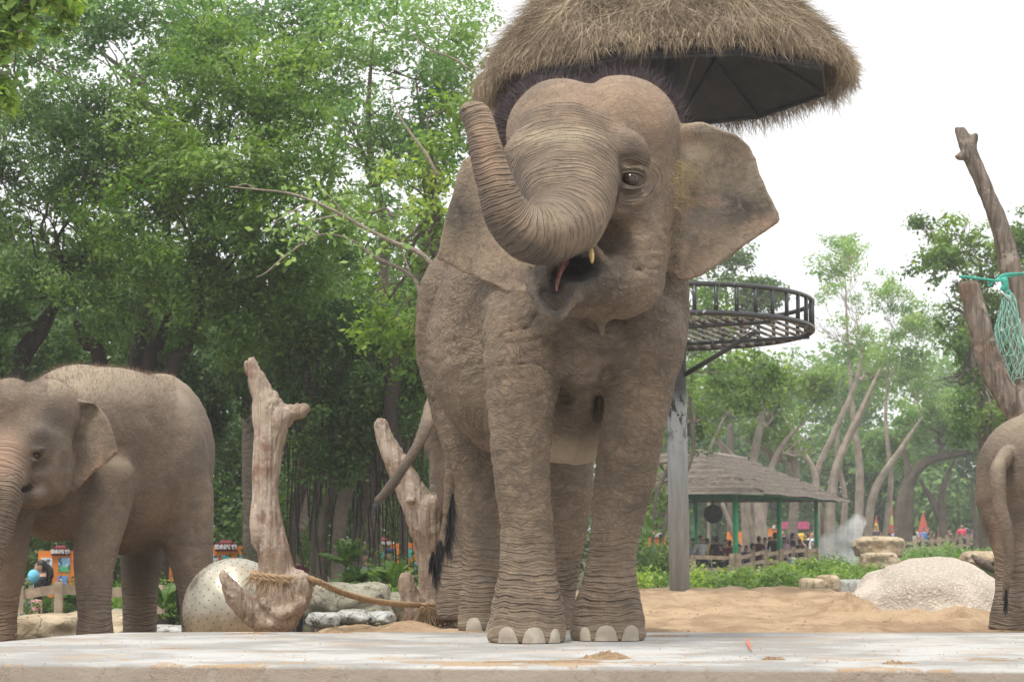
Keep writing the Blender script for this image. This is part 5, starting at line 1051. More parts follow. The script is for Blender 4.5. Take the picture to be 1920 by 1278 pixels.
cone_tower(1731, 960, 1000, 22, 150, (RED, RED), 'dark red stall roof behind the far crowd')

# ------------------------------------------------------------------ people
SKINH = plain('warm_skin', (.42, .25, .17), .55, .3, var=.1); HAIRH = plain('black_hair', (.018, .014, .012), .5, .4); HAIRG = plain('grey_hair', (.30, .29, .27), .6)
_cloth = {}
def cloth(rgb):
    if rgb not in _cloth: _cloth[rgb] = plain('cloth', rgb, .85, .15, var=.15, scale=4)
    return _cloth[rgb]
def person_mesh(pose, longhair=False, dress_=False, h=.024):
    f = Field((-.55, -.55, -.03), (.55, .45, 2.05 if pose == 'raise' else 1.75), h); C = lambda rows, k=.03: f.chain(rows, k)
    lean = .0; st = .09 if pose != 'walk' else .10; fy = (.0, .0) if pose != 'walk' else (-.22, .20)
    for s, y in ((-1, fy[0]), (1, fy[1])):
        C([(s * .09, 0, .88, .095), (s * .10, y * .4 - .02, .48, .062), (s * .10, y + .02, .12, .042), (s * .10, y, .06, .04)]); C([(s * .10, y, .045, .042), (s * .12, y - .13, .035, .035)], .02)
    f.ell((0, 0, .96), (.165, .115, .13), .05); f.ell((0, 0, 1.18), (.15, .10, .24), .06); f.ell((0, .01, 1.34), (.19, .10, .12), .05)
    if dress_: f.chain([(0, 0, .95, .16), (0, 0, .35, .25)], .05)
    C([(0, .01, 1.40, .055), (0, -.005, 1.50, .05)]); f.ell((0, -.01, 1.585), (.075, .095, .115), .02); f.ell((0, -.085, 1.535), (.035, .03, .035), .02); f.ell((0, -.108, 1.575), (.012, .018, .022), .01)
    for s in (-1, 1):
        f.ell((s * .078, .0, 1.575), (.014, .022, .034), .005); f.ell((s * .03, -.098, 1.60), (.016, .012, .010), .006, None, True)
        if pose == 'raise': A = [(s * .19, 0, 1.37, .055), (s * .25, -.16, 1.18, .042), (s * .10, -.32, 1.50, .032), (s * .05, -.34, 1.58, .03)]
        elif pose == 'hold' : A = [(s * .19, 0, 1.37, .055), (s * .24, .0, 1.10, .042), (s * .12, -.24, 1.12, .032), (s * .07, -.28, 1.14, .03)]
        else: A = [(s * .19, 0, 1.37, .055), (s * .245, .02, 1.12, .042), (s * .25, -.05 * s, .86, .032)]
        C(A, .03); e = np.array(A[-1][:3]); d = e - np.array(A[-2][:3]); d /= np.linalg.norm(d); f.ell(e + d * .04, (.03, .03, .045), .015)
        for q in (-.018, -.006, .006, .018): f.chain([(*(e + d * .06 + (0, q, 0)), .010), (*(e + d * .12 + (0, q * 1.2, 0)), .008)], .004)
        f.chain([(*(e + d * .03 + (-s * .02, -.02, 0)), .011), (*(e + d * .075 + (-s * .03, -.035, 0)), .009)], .005)
    f.ell((0, .018, 1.615), (.088, .098, .105), .012)
    if longhair: f.ell((0, .075, 1.42), (.085, .05, .22), .03)
    V, Q = f.mesh(1); c = V[Q].mean(1); x, y, z = c.T; mi = np.zeros(len(Q), int)      # 0 skin 1 hair 2 top 3 bottom 4 shoes
    mi[(z < 1.43) & (z > .95)] = 2; mi[(z <= .95)] = 3; mi[z < .075] = 4
    arm = (np.abs(x) > .19) if pose in ('stand', 'walk') else (y < -.13); mi[arm & (z < 1.22 if pose != 'raise' else arm) & ((z < 1.14) | (pose in ('raise', 'hold'))) & (z > .6)] = 0
    hair = ((z > 1.66) | ((y > .01) & (z > 1.49)) | ((z > 1.62) & (y > -.07))) & (z > 1.3); mi[hair & ~((y < -.2))] = 1
    if longhair: mi[(y > .085) & (z > 1.2) & (z < 1.5) & (np.abs(x) < .1)] = 1
    if dress_: mi[(mi == 3) & (z > .32)] = 2
    me = mesh_np('person', V, Q)
    for m in (SKINH, HAIRH, SKINH, SKINH, SKINH): me.materials.append(m)
    me.polygons.foreach_set('material_index', mi.astype(np.int32)); return me
PEOPLE = {('stand', 0): person_mesh('stand'), ('stand', 1): person_mesh('stand', True), ('raise', 0): person_mesh('raise'), ('raise', 1): person_mesh('raise', True), ('hold', 0): person_mesh('hold'), ('hold', 1): person_mesh('hold', True), ('walk', 0): person_mesh('walk'), ('dress', 1): person_mesh('hold', True, True)}
def person(px, pyh, Y, pose, lh, top, bot, label, rot=0.0, H=1.65, hair=None, group=None):
    hd = P(px, pyh, Y); s = H / 1.70; o = link('person', PEOPLE[(pose, lh)], None, None, (hd[0], hd[1], hd[2] - 1.70 * s), None, label, 'person', group, (0, 0, rot)); o.scale = (s, s, s)
    for i, m in enumerate((SKINH, hair or HAIRH, cloth(top), cloth(bot), cloth((.08, .08, .09)))): o.material_slots[i].link = 'OBJECT'; o.material_slots[i].material = m
    return o
BK, WH, GY, NV, YL_, RD, PK, MR, LB, TL, PU, CR = (.02, .02, .024), (.72, .72, .72), (.35, .36, .38), (.03, .04, .10), (.80, .52, .04), (.55, .04, .05), (.62, .22, .32), (.20, .03, .05), (.35, .50, .65), (.10, .42, .45), (.28, .12, .38), (.66, .60, .46)
G1, G2 = 'visitors in and behind the pavilion', 'visitors behind the far fence'
w1 = person(77, 1050, 43, 'dress', 1, BK, BK, 'woman in a black dress with a ponytail between the left elephant front legs', radians(-75), 1.68)
wpart(w1, 'ponytail', (np.array(tube(spline([(.0, .08, 1.62), (.02, .15, 1.54), (.03, .16, 1.40), (.02, .14, 1.26)], 5), [.05] * 5 + [.055] * 5 + [.035] * 5 + [.01], 10)[0]) + np.array(w1.location), tube(spline([(.0, .08, 1.62), (.02, .15, 1.54), (.03, .16, 1.40), (.02, .14, 1.26)], 5), .05, 10)[1]), HAIRH)
person(42, 1106, 42.5, 'stand', 0, GY, (.25, .24, .2), 'child in pale grey shirt left of the woman in black', .4, .98); person(67, 1106, 42.8, 'stand', 0, (.7, .35, .38), RD, 'small child in pink and white top beside the woman in black', -.6, .95)
person(319, 1090, 40, 'stand', 1, PU, BK, 'child in purple top between the hind legs of the left elephant', 1.0, 1.05)
person(212, 1095, 42, 'stand', 0, WH, GY, 'small child in white top between the middle legs of the left elephant', .5, .95)
person(659, 1030, 40, 'stand', 0, (.30, .38, .45), BK, 'grey haired man in blue grey shirt behind the hanging rope', .3, 1.62, HAIRG); person(683, 1031, 41, 'hold', 1, (.38, .42, .46), BK, 'woman with dark hair and grey top beside the left orange board', -.8, 1.58)
p_ = person(731, 1029, 41, 'hold', 0, MR, NV, 'man in dark cap and maroon jacket in front of the orange board', .1, 1.6)
wpart(p_, 'cap', (np.array(sphere((0, .0, 1.66), (.098, .112, .062), 12, 8)[0]) + np.array(p_.location), sphere((0, 0, 0), 1, 12, 8)[1]), cloth(NV))
wpart(p_, 'badge', (box((0, -.16, 1.22), (.14, .015, .09))[0] * 1.0 + np.array(p_.location), box((0, 0, 0), (1, 1, 1))[1]), WHT, False)
person(551, 1028, 40, 'stand', 0, MR, BK, 'person in dark red standing in the shade right of the forked driftwood', .0, 1.6)
def balloon(px, py, Y, r, rgb, label):
    c = P(px, py, Y); V, F = sphere(c, (r, r, r * 1.15), 14, 10); root = wthing('balloon', (V, F), cloth(rgb), label, 'balloon', c - (0, 0, r)); wpart(root, 'string', tube([c - (0, 0, r * 1.1), c - (.02, 0, r * 1.1 + .35)], .004, 4), WHT)
balloon(63, 1080, 42.4, .10, (.20, .60, .80), 'light blue balloon held beside the woman in black'); balloon(304, 1059, 42, .085, (.85, .75, .03), 'yellow balloon in front of the orange board behind the left elephant'); 
rows = [(1298, 1009, 84, 'stand', 0, GY, BK, 'person in grey at the far left of the pavilion, next to the pole'), (1314, 1003, 84, 'stand', 0, WH, NV, 'person in white shirt and dark hair left of the back green post'), (1327, 1009, 86, 'walk', 0, YL_, NV, 'person in bright yellow shirt beside the back green post'),
    (1344, 1004, 83, 'hold', 0, BK, BK, 'person in black with short hair just right of the back green post'), (1352, 1020, 82, 'hold', 0, (.10, .05, .05), BK, 'dark clothed person bending low under the pavilion roof'), (1360, 1010, 88, 'stand', 1, (.5, .48, .46), BK, 'person in pale grey behind the dark group in the pavilion'), (1368, 1012, 85, 'hold', 0, MR, NV, 'person in maroon left of the near green post'),
    (1385, 1020, 84, 'stand', 0, BK, BK, 'person in black just behind the near green post'), (1400, 1022, 83, 'hold', 1, NV, BK, 'person in navy low behind the fence between two green posts'), (1412, 1018, 86, 'hold', 0, BK, RD, 'person in black next to the tree roots in the pavilion'), (1423, 1005, 86, 'stand', 0, (.12, .03, .04), BK, 'person in dark red scarf and black jacket in the middle of the pavilion'),
    (1434, 1007, 90, 'stand', 0, YL_, NV, 'child in yellow in front of the thick trunk'), (1444, 1006, 89, 'walk', 0, WH, RD, 'person in white and red left of the middle green post'), (1453, 998, 88, 'stand', 0, BK, BK, 'tall person in black against the middle green post'), (1468, 993, 96, 'hold', 0, NV, PK, 'person in navy right of the middle green post'),
    (1472, 1006, 92, 'stand', 1, (.5, .32, .38), BK, 'person in dusty pink right of the middle green post'), (1487, 999, 90, 'dress', 1, BK, BK, 'woman in black with long hair between the middle and far green posts'), (1500, 1010, 90, 'hold', 0, (.04, .05, .08), BK, 'low dark clothed person beside the woman in black'), (1511, 999, 95, 'raise', 0, BK, GY, 'person in black and white print left of the far green post'),
    (1521, 996, 98, 'raise', 0, (.6, .68, .70), NV, 'person in pale teal shirt at the far green post'), (1503, 991, 110, 'stand', 0, YL_, NV, 'distant person in yellow behind the pavilion'), (1524, 1014, 94, 'stand', 0, (.5, .35, .25), BK, 'person in tan top behind the last fence post')]
for k, r in enumerate(rows): person(*r, rot=[-.4, .5, 1.4, 2.6, -1.2, .2, 3.0][k % 7], H=[1.6, 1.7, 1.55, 1.65][k % 4] * (.78 if ('low' in r[7] or 'child' in r[7] or 'bending' in r[7]) else 1), group=G1)
rows = [(1636, 990, 132, 'stand', 1, PK, NV, 'leftmost far visitor in pink above the yellow rock'), (1643, 985, 131, 'stand', 0, (.10, .08, .12), RD, 'far visitor in dark top second from the left above the yellow rock'), (1650, 996, 128, 'hold', 0, WH, BK, 'far visitor in white above the yellow rock'), (1667, 998, 128, 'hold', 0, TL, BK, 'far visitor in teal between white and lilac ones'),
    (1676, 990, 130, 'stand', 1, (.45, .38, .50), NV, 'far visitor in lilac left of the one in black'), (1689, 982, 128, 'stand', 0, BK, BK, 'far visitor in black with a white print on the back'), (1714, 987, 130, 'stand', 1, CR, BK, 'far visitor in cream coat standing alone'), (1727, 992, 132, 'stand', 0, PU, BK, 'far visitor in purple left of the one in blue'),
    (1734, 988, 131, 'raise', 0, (.05, .25, .60), NV, 'far visitor in bright blue'), (1742, 998, 130, 'stand', 0, (.06, .09, .10), BK, 'far visitor in dark green right of the one in blue'), (1757, 992, 130, 'stand', 1, (.35, .16, .15), BK, 'far visitor in brown red left of the one with raised arms'), (1771, 983, 129, 'raise', 0, (.62, .22, .06), BK, 'far visitor in orange with both arms raised'),
    (1803, 982, 130, 'walk', 0, (.80, .08, .15), NV, 'far visitor in bright red pink jacket behind the fence'), (1812, 981, 132, 'stand', 0, (.05, .06, .08), BK, 'far visitor in dark clothes right of the red pink jacket'), (1840, 981, 133, 'stand', 1, PK, BK, 'far visitor in pink near the right elephant'), (1848, 986, 132, 'stand', 0, (.7, .62, .6), RD, 'far visitor in pale top nearest the right elephant but one'),
    (1857, 988, 132, 'hold', 0, (.5, .05, .08), NV, 'far visitor in red touching the outline of the right elephant'), (1700, 994, 134, 'stand', 1, (.10, .10, .12), BK, 'far visitor in black hoodie right of the white print'), (1782, 992, 133, 'stand', 0, (.08, .05, .05), BK, 'far visitor in dark brown left of the red pink jacket'), (1825, 990, 134, 'hold', 0, (.09, .10, .14), BK, 'far visitor in slate blue between red pink and pink ones')]
for k, r in enumerate(rows):
    o_ = person(*r, rot=[-.4, .5, 1.4, 2.6, -1.2, .2, 3.0][k % 7], H=[1.6, 1.7, 1.55, 1.65][k % 4] * (.7 if k in (3, 7, 9) else 1), group=G2)
    if k == 5: o_.rotation_euler = (0, 0, pi); wpart(o_, 'shirt_print', (box((0, .115, 1.25), (.20, .02, .22))[0] + np.array(o_.location), box((0, 0, 0), (1, 1, 1))[1]), WHT, False)
# low white bin beside the pavilion fence
bn = thing('bin', 'small pale green and white bin behind the pavilion fence', 'bin', P(1484, 1062, 84)); wpart(bn, 'bin_body', tube([P(1484, 1060, 84), P(1484, 1048, 84)], (.12, .15), 14), plain('bin_green', (.45, .62, .5), .5)); wpart(bn, 'bin_lid', tube([P(1484, 1048, 84), P(1484, 1046, 84), P(1484, 1044, 84)], (.165, .16, .08), 14), WHT)
bb = thing('loudspeaker', 'tall narrow black speaker standing under the middle of the pavilion', 'speaker', P(1457, 1062, 84)); wpart(bb, 'speaker_body', box(P(1457, 1050, 84), (.26, .2, .42)), PAINT, False); wpart(bb, 'speaker_cone', tube([P(1457, 1050, 84) - (0, .11, 0), P(1457, 1050, 84) - (0, .125, 0)], (.09, .08), 14), DKG)

# ------------------------------------------------------------------ trees and undergrowth
def leaf_mat(name, dark, light, young, trans=.35, rough=.5):
    m = bpy.data.materials.new(name); m.use_nodes = True; nt = m.node_tree; b = nt.nodes['Principled BSDF']; out = nt.nodes['Material Output']
    a = nt.nodes.new('ShaderNodeAttribute'); a.attribute_name = 'tone'; r = nt.nodes.new('ShaderNodeValToRGB'); e = r.color_ramp.elements; e[0].position = 0; e[0].color = (*dark, 1); e[1].position = .65; e[1].color = (*light, 1); n = e.new(1.0); n.color = (*young, 1)
    a2 = nt.nodes.new('ShaderNodeAttribute'); a2.attribute_type = 'INSTANCER'; a2.attribute_name = 'tone'; ad = nt.nodes.new('ShaderNodeMath'); ad.operation = 'ADD'; ad.use_clamp = True; nt.links.new(a.outputs['Fac'], ad.inputs[0]); nt.links.new(a2.outputs['Fac'], ad.inputs[1]); nt.links.new(ad.outputs[0], r.inputs[0]); nt.links.new(r.outputs[0], b.inputs['Base Color']); b.inputs['Roughness'].default_value = rough; b.inputs['Specular IOR Level'].default_value = .35
    t = nt.nodes.new('ShaderNodeBsdfTranslucent'); h = nt.nodes.new('ShaderNodeHueSaturation'); h.inputs['Saturation'].default_value = 1.15; h.inputs['Value'].default_value = 1.3; nt.links.new(r.outputs[0], h.inputs['Color']); nt.links.new(h.outputs[0], t.inputs['Color'])
    mx = nt.nodes.new('ShaderNodeMixShader'); mx.inputs[0].default_value = trans; nt.links.new(b.outputs[0], mx.inputs[1]); nt.links.new(t.outputs[0], mx.inputs[2]); nt.links.new(mx.outputs[0], out.inputs['Surface']); return m
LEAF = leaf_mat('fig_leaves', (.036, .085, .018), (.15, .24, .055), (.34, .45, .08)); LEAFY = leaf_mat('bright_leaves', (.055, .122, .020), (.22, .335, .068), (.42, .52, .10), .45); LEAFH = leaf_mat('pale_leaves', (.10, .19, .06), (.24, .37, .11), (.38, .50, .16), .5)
BARKD = plain('dark_wet_bark', (.045, .036, .030), .9, .15, scale=3, bumpd=.04); BARKG = plain('grey_brown_bark', (.27, .225, .18), .9, .15, scale=2.5, bumpd=.05); BARKM = plain('mid_brown_bark', (.14, .115, .09), .9, .15, scale=2.5, bumpd=.05)
def leaves(C, up, size, seed, tone):
    """quads: centres C, preferred normal up, size array, tone array"""
    rg = np.random.default_rng(seed); n = len(C); N = up + rg.normal(size=(n, 3)) * .55; N /= np.linalg.norm(N, axis=1)[:, None]
    a = rg.normal(size=(n, 3)); a[:, 2] -= .35; a -= N * (a * N).sum(1)[:, None]; a /= np.linalg.norm(a, axis=1)[:, None]; b = np.cross(N, a); s = size[:, None]
    V = np.stack((C - a * s * .5, C + b * s * .24 + N * s * .05, C + a * s * .5, C - b * s * .24 + N * s * .05), 1).reshape(-1, 3)
    return V, np.arange(4 * n).reshape(n, 4), tone
_sprigs = {}
def sprig_protos(lsize, sprig, flat, leafm, nl=85):
    key = (round(lsize / sprig, 2), flat, leafm.name)
    if key not in _sprigs:
        out = []
        for v in range(4):
            rg = np.random.default_rng(100 + v); q = rg.normal(size=(nl, 3)) * np.array((1, 1, flat)) * .46; u = np.array((0, 0, .9)) + q * .6
            V, F, t = leaves(q, u, lsize / sprig * rg.uniform(.6, 1.3, nl), v, np.clip(rg.normal(size=nl) * .10 + (rg.uniform(size=nl) > .97) * .35, -.3, .5))
            me = mesh_np('sprig', V, F, False); fattr(me, 'tone', np.repeat(t, 4)); me.materials.append(leafm); out.append(bpy.data.objects.new('sprig', me))
        _sprigs[key] = out
    return _sprigs[key]
_groups = {}
def scatter_group(protos):
    key = protos[0].name
    if key in _groups: return _groups[key]
    g = bpy.data.node_groups.new('foliage', 'GeometryNodeTree'); g.interface.new_socket('Geometry', in_out='INPUT', socket_type='NodeSocketGeometry'); g.interface.new_socket('Geometry', in_out='OUTPUT', socket_type='NodeSocketGeometry')
    N = g.nodes; gi = N.new('NodeGroupInput'); go = N.new('NodeGroupOutput'); jn = N.new('GeometryNodeJoinGeometry'); idx = N.new('GeometryNodeInputIndex')
    def named(nm, ty): a = N.new('GeometryNodeInputNamedAttribute'); a.data_type = ty; a.inputs[0].default_value = nm; return a.outputs[0]
    rot = named('rot', 'FLOAT_VECTOR'); scl = named('scl', 'FLOAT'); md = N.new('ShaderNodeMath'); md.operation = 'MODULO'; md.inputs[1].default_value = 4; g.links.new(idx.outputs[0], md.inputs[0])
    for k, pr in enumerate(protos):
        oi = N.new('GeometryNodeObjectInfo'); oi.inputs[0].default_value = pr; ip = N.new('GeometryNodeInstanceOnPoints'); cp = N.new('FunctionNodeCompare'); cp.data_type = 'FLOAT'; cp.operation = 'EQUAL'; cp.inputs[1].default_value = k; cp.inputs['Epsilon'].default_value = .1
        g.links.new(md.outputs[0], cp.inputs[0]); g.links.new(gi.outputs[0], ip.inputs['Points']); g.links.new(cp.outputs[0], ip.inputs['Selection']); g.links.new(oi.outputs['Geometry'], ip.inputs['Instance']); g.links.new(rot, ip.inputs['Rotation']); g.links.new(scl, ip.inputs['Scale']); g.links.new(ip.outputs[0], jn.inputs[0])
    g.links.new(jn.outputs[0], go.inputs[0]); _groups[key] = g; return g
def foliage(name, blobs, lsize, dens, seed, mat, parent=None, flat=.6, bright=0., sprig=.3, shell=.45, mult=7.5):
    """blobs (px, py, Y, rx_px, rz_px, ry_m): sprigs of leaves spread through each volume, denser to the outside"""
    rg = np.random.default_rng(seed); KK = []; TT = []; SS = []; RR = []
    for bi, (px, py, Y, rx, rz, ry) in enumerate(blobs):
        c = P(px, py, Y); m = Y / F_PX; R = np.array((rx * m, ry, rz * m)); ns = max(5, int(rx * rz * m * m * dens * mult / sprig ** 2))
        d = rg.normal(size=(ns, 3)); d[:, 1] = np.where((d[:, 1] > 0) & (rg.uniform(size=ns) < .5), -d[:, 1], d[:, 1]); d /= np.linalg.norm(d, axis=1)[:, None]; r = shell + (1.06 - shell) * rg.uniform(size=(ns, 1)) ** .6
        r = r * (1 + .40 * vnoise(d * 2.6 + bi * 7.1, seed))[:, None]; K = c + d * r * R
        K = K + (vnoise(K * 2.2, seed + 5) * .25)[:, None] * d; cut = vnoise(K * (1.1 / max(sprig * 3, .6)), seed + 8) > -.32; K = K[cut]; d = d[cut]; n2 = len(K)
        KK.append(K); TT.append(rg.normal(size=n2) * .10 + .30 + bright + .08 * d[:, 2] + .34 * vnoise(K * .8, seed + 2) + .15 * vnoise(K * 2.5, seed + 3)); SS.append(sprig * rg.uniform(.55, 1.3, n2)); RR.append(np.stack((rg.normal(size=n2) * .35 + .35, rg.normal(size=n2) * .35, rg.uniform(0, 2 * pi, n2)), 1))
    K = np.concatenate(KK); off = np.array(parent.location) if parent is not None else K.mean(0)
    me = bpy.data.meshes.new(name); me.vertices.add(len(K)); me.vertices.foreach_set('co', (K - off).astype(np.float32).ravel()); fattr(me, 'scl', np.concatenate(SS)); fattr(me, 'tone', np.clip(np.concatenate(TT), 0, 1.2))
    a = me.attributes.new('rot', 'FLOAT_VECTOR', 'POINT'); a.data.foreach_set('vector', np.concatenate(RR).astype(np.float32).ravel()); me.update()
    o = link(name, me, mat, parent, None if parent is not None else tuple(off), 'stuff'); md = o.modifiers.new('foliage', 'NODES'); md.node_group = scatter_group(sprig_protos(lsize, sprig, flat, mat)); return o
def limb(a, b, ra, rb, seed, sag=.12, n=6):
    rg = np.random.default_rng(seed); a = np.asarray(a, float); b = np.asarray(b, float); L = np.linalg.norm(b - a); pts = [a]
    for i in range(1, n): t = i / n; pts.append(a + (b - a) * t + rg.normal(size=3) * L * .045 * (1, .6, 1) + np.array((0, 0, -sag * L * t * (1 - t))))
    pts.append(b); p = spline(pts, 3); return tube(p, np.linspace(ra, rb, len(p)), 8), pts
def tree(label, trunks, blobs, lsize, dens, seed, leafm, barkm, name='broadleaf_tree', group=None, bright=0., sprig=.30, twigs=5, flat=.6, limbs=True, shell=.45):
    """trunks: lists of (px,py,Y,r_px) from the foot up; limbs run from the trunk tops into the blobs"""
    base = P(*trunks[0][0][:3]); root = thing(name, label, 'tree', base, group); rg = np.random.default_rng(seed); ends = []
    trunks = [[(t[0][0], 1005 + (CAM_Z - float(ground_z((t[0][0] - 960) / F_PX * t[0][2], t[0][2])) + .15) * F_PX / t[0][2], t[0][2], t[0][3] * 1.15)] + t if name != 'branch_tips' else t for t in trunks]; trunks = [t[:-1] + [(*t[-1][:3], t[-1][3] * .45)] for t in trunks]
    for t in trunks:
        p = spline([(*P(a, b, y), r * y / F_PX) for a, b, y, r in t], 6); w = 1 + .18 * rg.normal(size=(len(p), 10)).cumsum(0) / sqrt(len(p)); wpart(root, 'trunk', tube(p[:, :3], p[:, 3], 10, wob=np.clip(w, .7, 1.35)), barkm); ends.append(p[-1]); ends.append(p[int(len(p) * .7)])
    if limbs and blobs:
        parts = []
        for k, bl in enumerate(blobs):
            c = P(*bl[:3]); e = min(ends, key=lambda q: np.linalg.norm(q[:3] - c) + (5 if q[2] > c[2] + .5 else 0)); r0 = max(.018, min(e[3] * .75, .12)); V, pts = limb(e[:3], c, r0, r0 * .5, seed + k); wpart(root, 'limb', V, barkm); m = bl[2] / F_PX
            for q in range(twigs):
                d = rg.normal(size=3); d[2] = abs(d[2]) * .8; d /= np.linalg.norm(d); s0 = pts[rg.integers(2, len(pts))]; parts.append(limb(s0, c + d * np.array((bl[3] * m, bl[5], bl[4] * m)) * .95, r0 * .42, .008, seed * 31 + k * 7 + q, .05, 4)[0])
        if parts: wpart(root, 'twigs', join(parts), barkm, kind='stuff')
    if blobs:
        foliage('crown', blobs, lsize, dens, seed, leafm, root, flat, bright, sprig, shell)
    return root
G3 = 'fig trees behind the elephants on the left'
tree('dense dark fig tree at the far left edge with a leaning trunk', [[(5, 1090, 36, 26), (30, 720, 36, 20), (75, 620, 36, 17), (115, 555, 36, 13)], [(-30, 1090, 36.4, 15), (-10, 700, 36.4, 13), (-20, 600, 36.4, 10)]],
    [(60, 300, 36, 130, 150, 1.4), (30, 480, 35.5, 130, 120, 1.4), (170, 430, 36, 120, 110, 1.3), (120, 570, 36, 140, 70, 1.3), (190, 250, 36.5, 100, 110, 1.2), (-40, 620, 36, 120, 90, 1.2), (-10, 350, 37, 90, 120, 1.2), (0, 240, 37, 80, 80, 1.2)], .08, 1.6, 21, LEAF, BARKD, group=G3, bright=-.08)
tree('broad fig tree with bright crown tops left of the centre, two dark leaning trunks', [[(262, 1090, 38, 24), (262, 800, 38, 20), (268, 640, 38, 20), (275, 540, 38, 15)], [(255, 1100, 36.5, 15), (275, 700, 36.5, 14), (298, 640, 36.5, 12), (320, 570, 36.5, 9)], [(300, 1100, 36.2, 16), (318, 725, 36.2, 15), (350, 650, 36.2, 13), (385, 560, 36.2, 10)], [(205, 1100, 36.8, 14), (190, 700, 36.8, 13), (160, 640, 36.8, 12), (140, 600, 36.8, 9)]],
    [(300, 300, 36, 130, 90, 1.3), (420, 180, 36.4, 120, 80, 1.3), (400, 110, 37.5, 100, 70, 1.2), (530, 215, 36, 110, 80, 1.2), (560, 130, 37, 90, 60, 1.1), (430, 330, 35.4, 150, 90, 1.3), (560, 310, 35.4, 110, 80, 1.2), (300, 440, 35.5, 150, 100, 1.3), (450, 460, 35.3, 140, 90, 1.3), (570, 440, 35.8, 110, 90, 1.2), (380, 560, 36, 150, 70, 1.3), (500, 570, 36.5, 120, 80, 1.2)], .09, 1.75, 22, LEAFY, BARKD, group=G3, bright=-.02)
tree('tall thin leaved tree rising into the sky at the upper left', [[(470, 1090, 44, 17), (465, 700, 44, 14), (478, 300, 44, 10), (470, 40, 44, 7)], [(560, 1090, 44.5, 12), (600, 500, 44.5, 8), (640, 200, 44.5, 5)]],
    [(120, 40, 44, 150, 90, 1.5), (290, 60, 44, 130, 100, 1.5), (240, 180, 43, 110, 70, 1.5), (500, 40, 44, 130, 60, 1.5), (640, 30, 44, 120, 70, 1.5), (620, 150, 44, 80, 70, 1.2), (30, 150, 42, 100, 110, 1.4), (-20, 40, 42, 100, 90, 1.4), (200, 20, 43, 120, 70, 1.4), (205, 110, 44, 80, 60, 1.2), (390, 50, 43, 110, 60, 1.4)], .12, 1.2, 23, LEAFH, BARKM, group=G3, sprig=.42, twigs=7)
tree('airy grey green tree with sky gaps between the dense fig and the umbrella', [[(700, 1080, 42, 15), (705, 700, 42, 12), (720, 450, 42, 9), (690, 250, 42, 6), (700, 60, 42, 4)], [(760, 900, 42.4, 8), (790, 600, 42.4, 7), (800, 350, 42.4, 5), (780, 150, 42.4, 3)]],
    [(740, 60, 42, 130, 70, 1.6), (850, 40, 42, 80, 50, 1.3), (850, 110, 42, 80, 50, 1.3), (800, 170, 41.5, 90, 60, 1.3), (660, 230, 42, 80, 60, 1.2), (750, 260, 42.6, 90, 60, 1.2), (690, 350, 42, 90, 60, 1.3), (800, 300, 41, 70, 70, 1.2), (860, 240, 41.5, 55, 70, 1.0), (700, 130, 43, 80, 60, 1.2), (780, 240, 43, 70, 60, 1.2)], .10, .85, 24, LEAFH, BARKM, group=G3, sprig=.36, twigs=8)
tree('slender tree with large yellowish leaves just left of the large elephant', [[(812, 1050, 33, 9), (815, 700, 33, 8), (822, 480, 33, 7), (812, 330, 33, 5), (800, 220, 33, 3)]],
    [(790, 330, 33, 60, 50, .6), (800, 420, 33, 60, 60, .6), (740, 460, 33, 60, 40, .5), (700, 400, 33.5, 60, 30, .5), (790, 540, 33, 70, 60, .6), (730, 560, 33.4, 70, 60, .6), (860, 200, 33, 30, 40, .5), (760, 640, 34, 90, 60, .7)], .10, .95, 25, LEAFY, BARKM, group=G3, bright=.12, sprig=.26)
# banyan: many fused stems and hanging roots
def banyan():
    root = tree('dark banyan with a mass of fused stems and hanging aerial roots behind the driftwood', [[(602, 1092, 37, 12), (606, 980, 37, 9), (628, 880, 37, 10), (640, 760, 37, 13), (630, 650, 37, 15)], [(632, 1090, 36.9, 15), (640, 960, 36.9, 13), (665, 860, 36.9, 12), (655, 740, 36.9, 14)], [(588, 1085, 37.2, 6), (590, 960, 37.2, 6), (600, 860, 37.2, 8), (585, 740, 37.2, 10), (560, 640, 37.2, 9)],
        [(668, 1080, 37.6, 12), (676, 960, 37.6, 11), (704, 860, 37.6, 16), (684, 760, 37.6, 20), (700, 650, 37.6, 18)], [(832, 1080, 37.8, 10), (800, 960, 37.8, 10), (750, 860, 37.8, 13), (742, 760, 37.8, 14), (728, 640, 37.8, 12)], [(545, 1085, 37.8, 9), (552, 980, 37.8, 8), (570, 880, 37.8, 11), (566, 780, 37.8, 10), (590, 700, 37.8, 12)]],
        [(600, 620, 37, 130, 60, 1.0), (720, 640, 37.5, 110, 60, .9), (520, 680, 37.5, 90, 60, .9)], .085, 1.3, 26, LEAF, BARKM, 'banyan_tree', G3, -.1)
    rg = np.random.default_rng(3); parts = []
    for k in range(130):
        x = rg.choice((rg.normal(620, 45), rg.normal(715, 42), rg.uniform(520, 790))); y0 = rg.uniform(600, 760); y1 = y0 + rg.uniform(120, 420); Y = rg.uniform(36.6, 38.4); y1 = min(y1, 1085)
        pts = [P(x + rg.normal() * 6 * i / 4 + 8 * sin(k + i), y0 + (y1 - y0) * i / 4, Y) for i in range(5)]; parts.append(tube(pts, np.linspace(1, .6, 5) * rg.uniform(.006, .020), 5))
    wpart(root, 'aerial_roots', join(parts), BARKD, kind='stuff')
banyan()
tree('broken dead snag wrapped in dark roots above the leaning driftwood', [[(815, 1060, 35.6, 12), (770, 930, 35.6, 12), (733, 800, 35.6, 14), (740, 700, 35.6, 13), (745, 650, 35.6, 11), (744, 625, 35.6, 8), (752, 612, 35.6, 5)]], [], .08, 1, 27, LEAF, BARKD, 'tree_snag', G3)
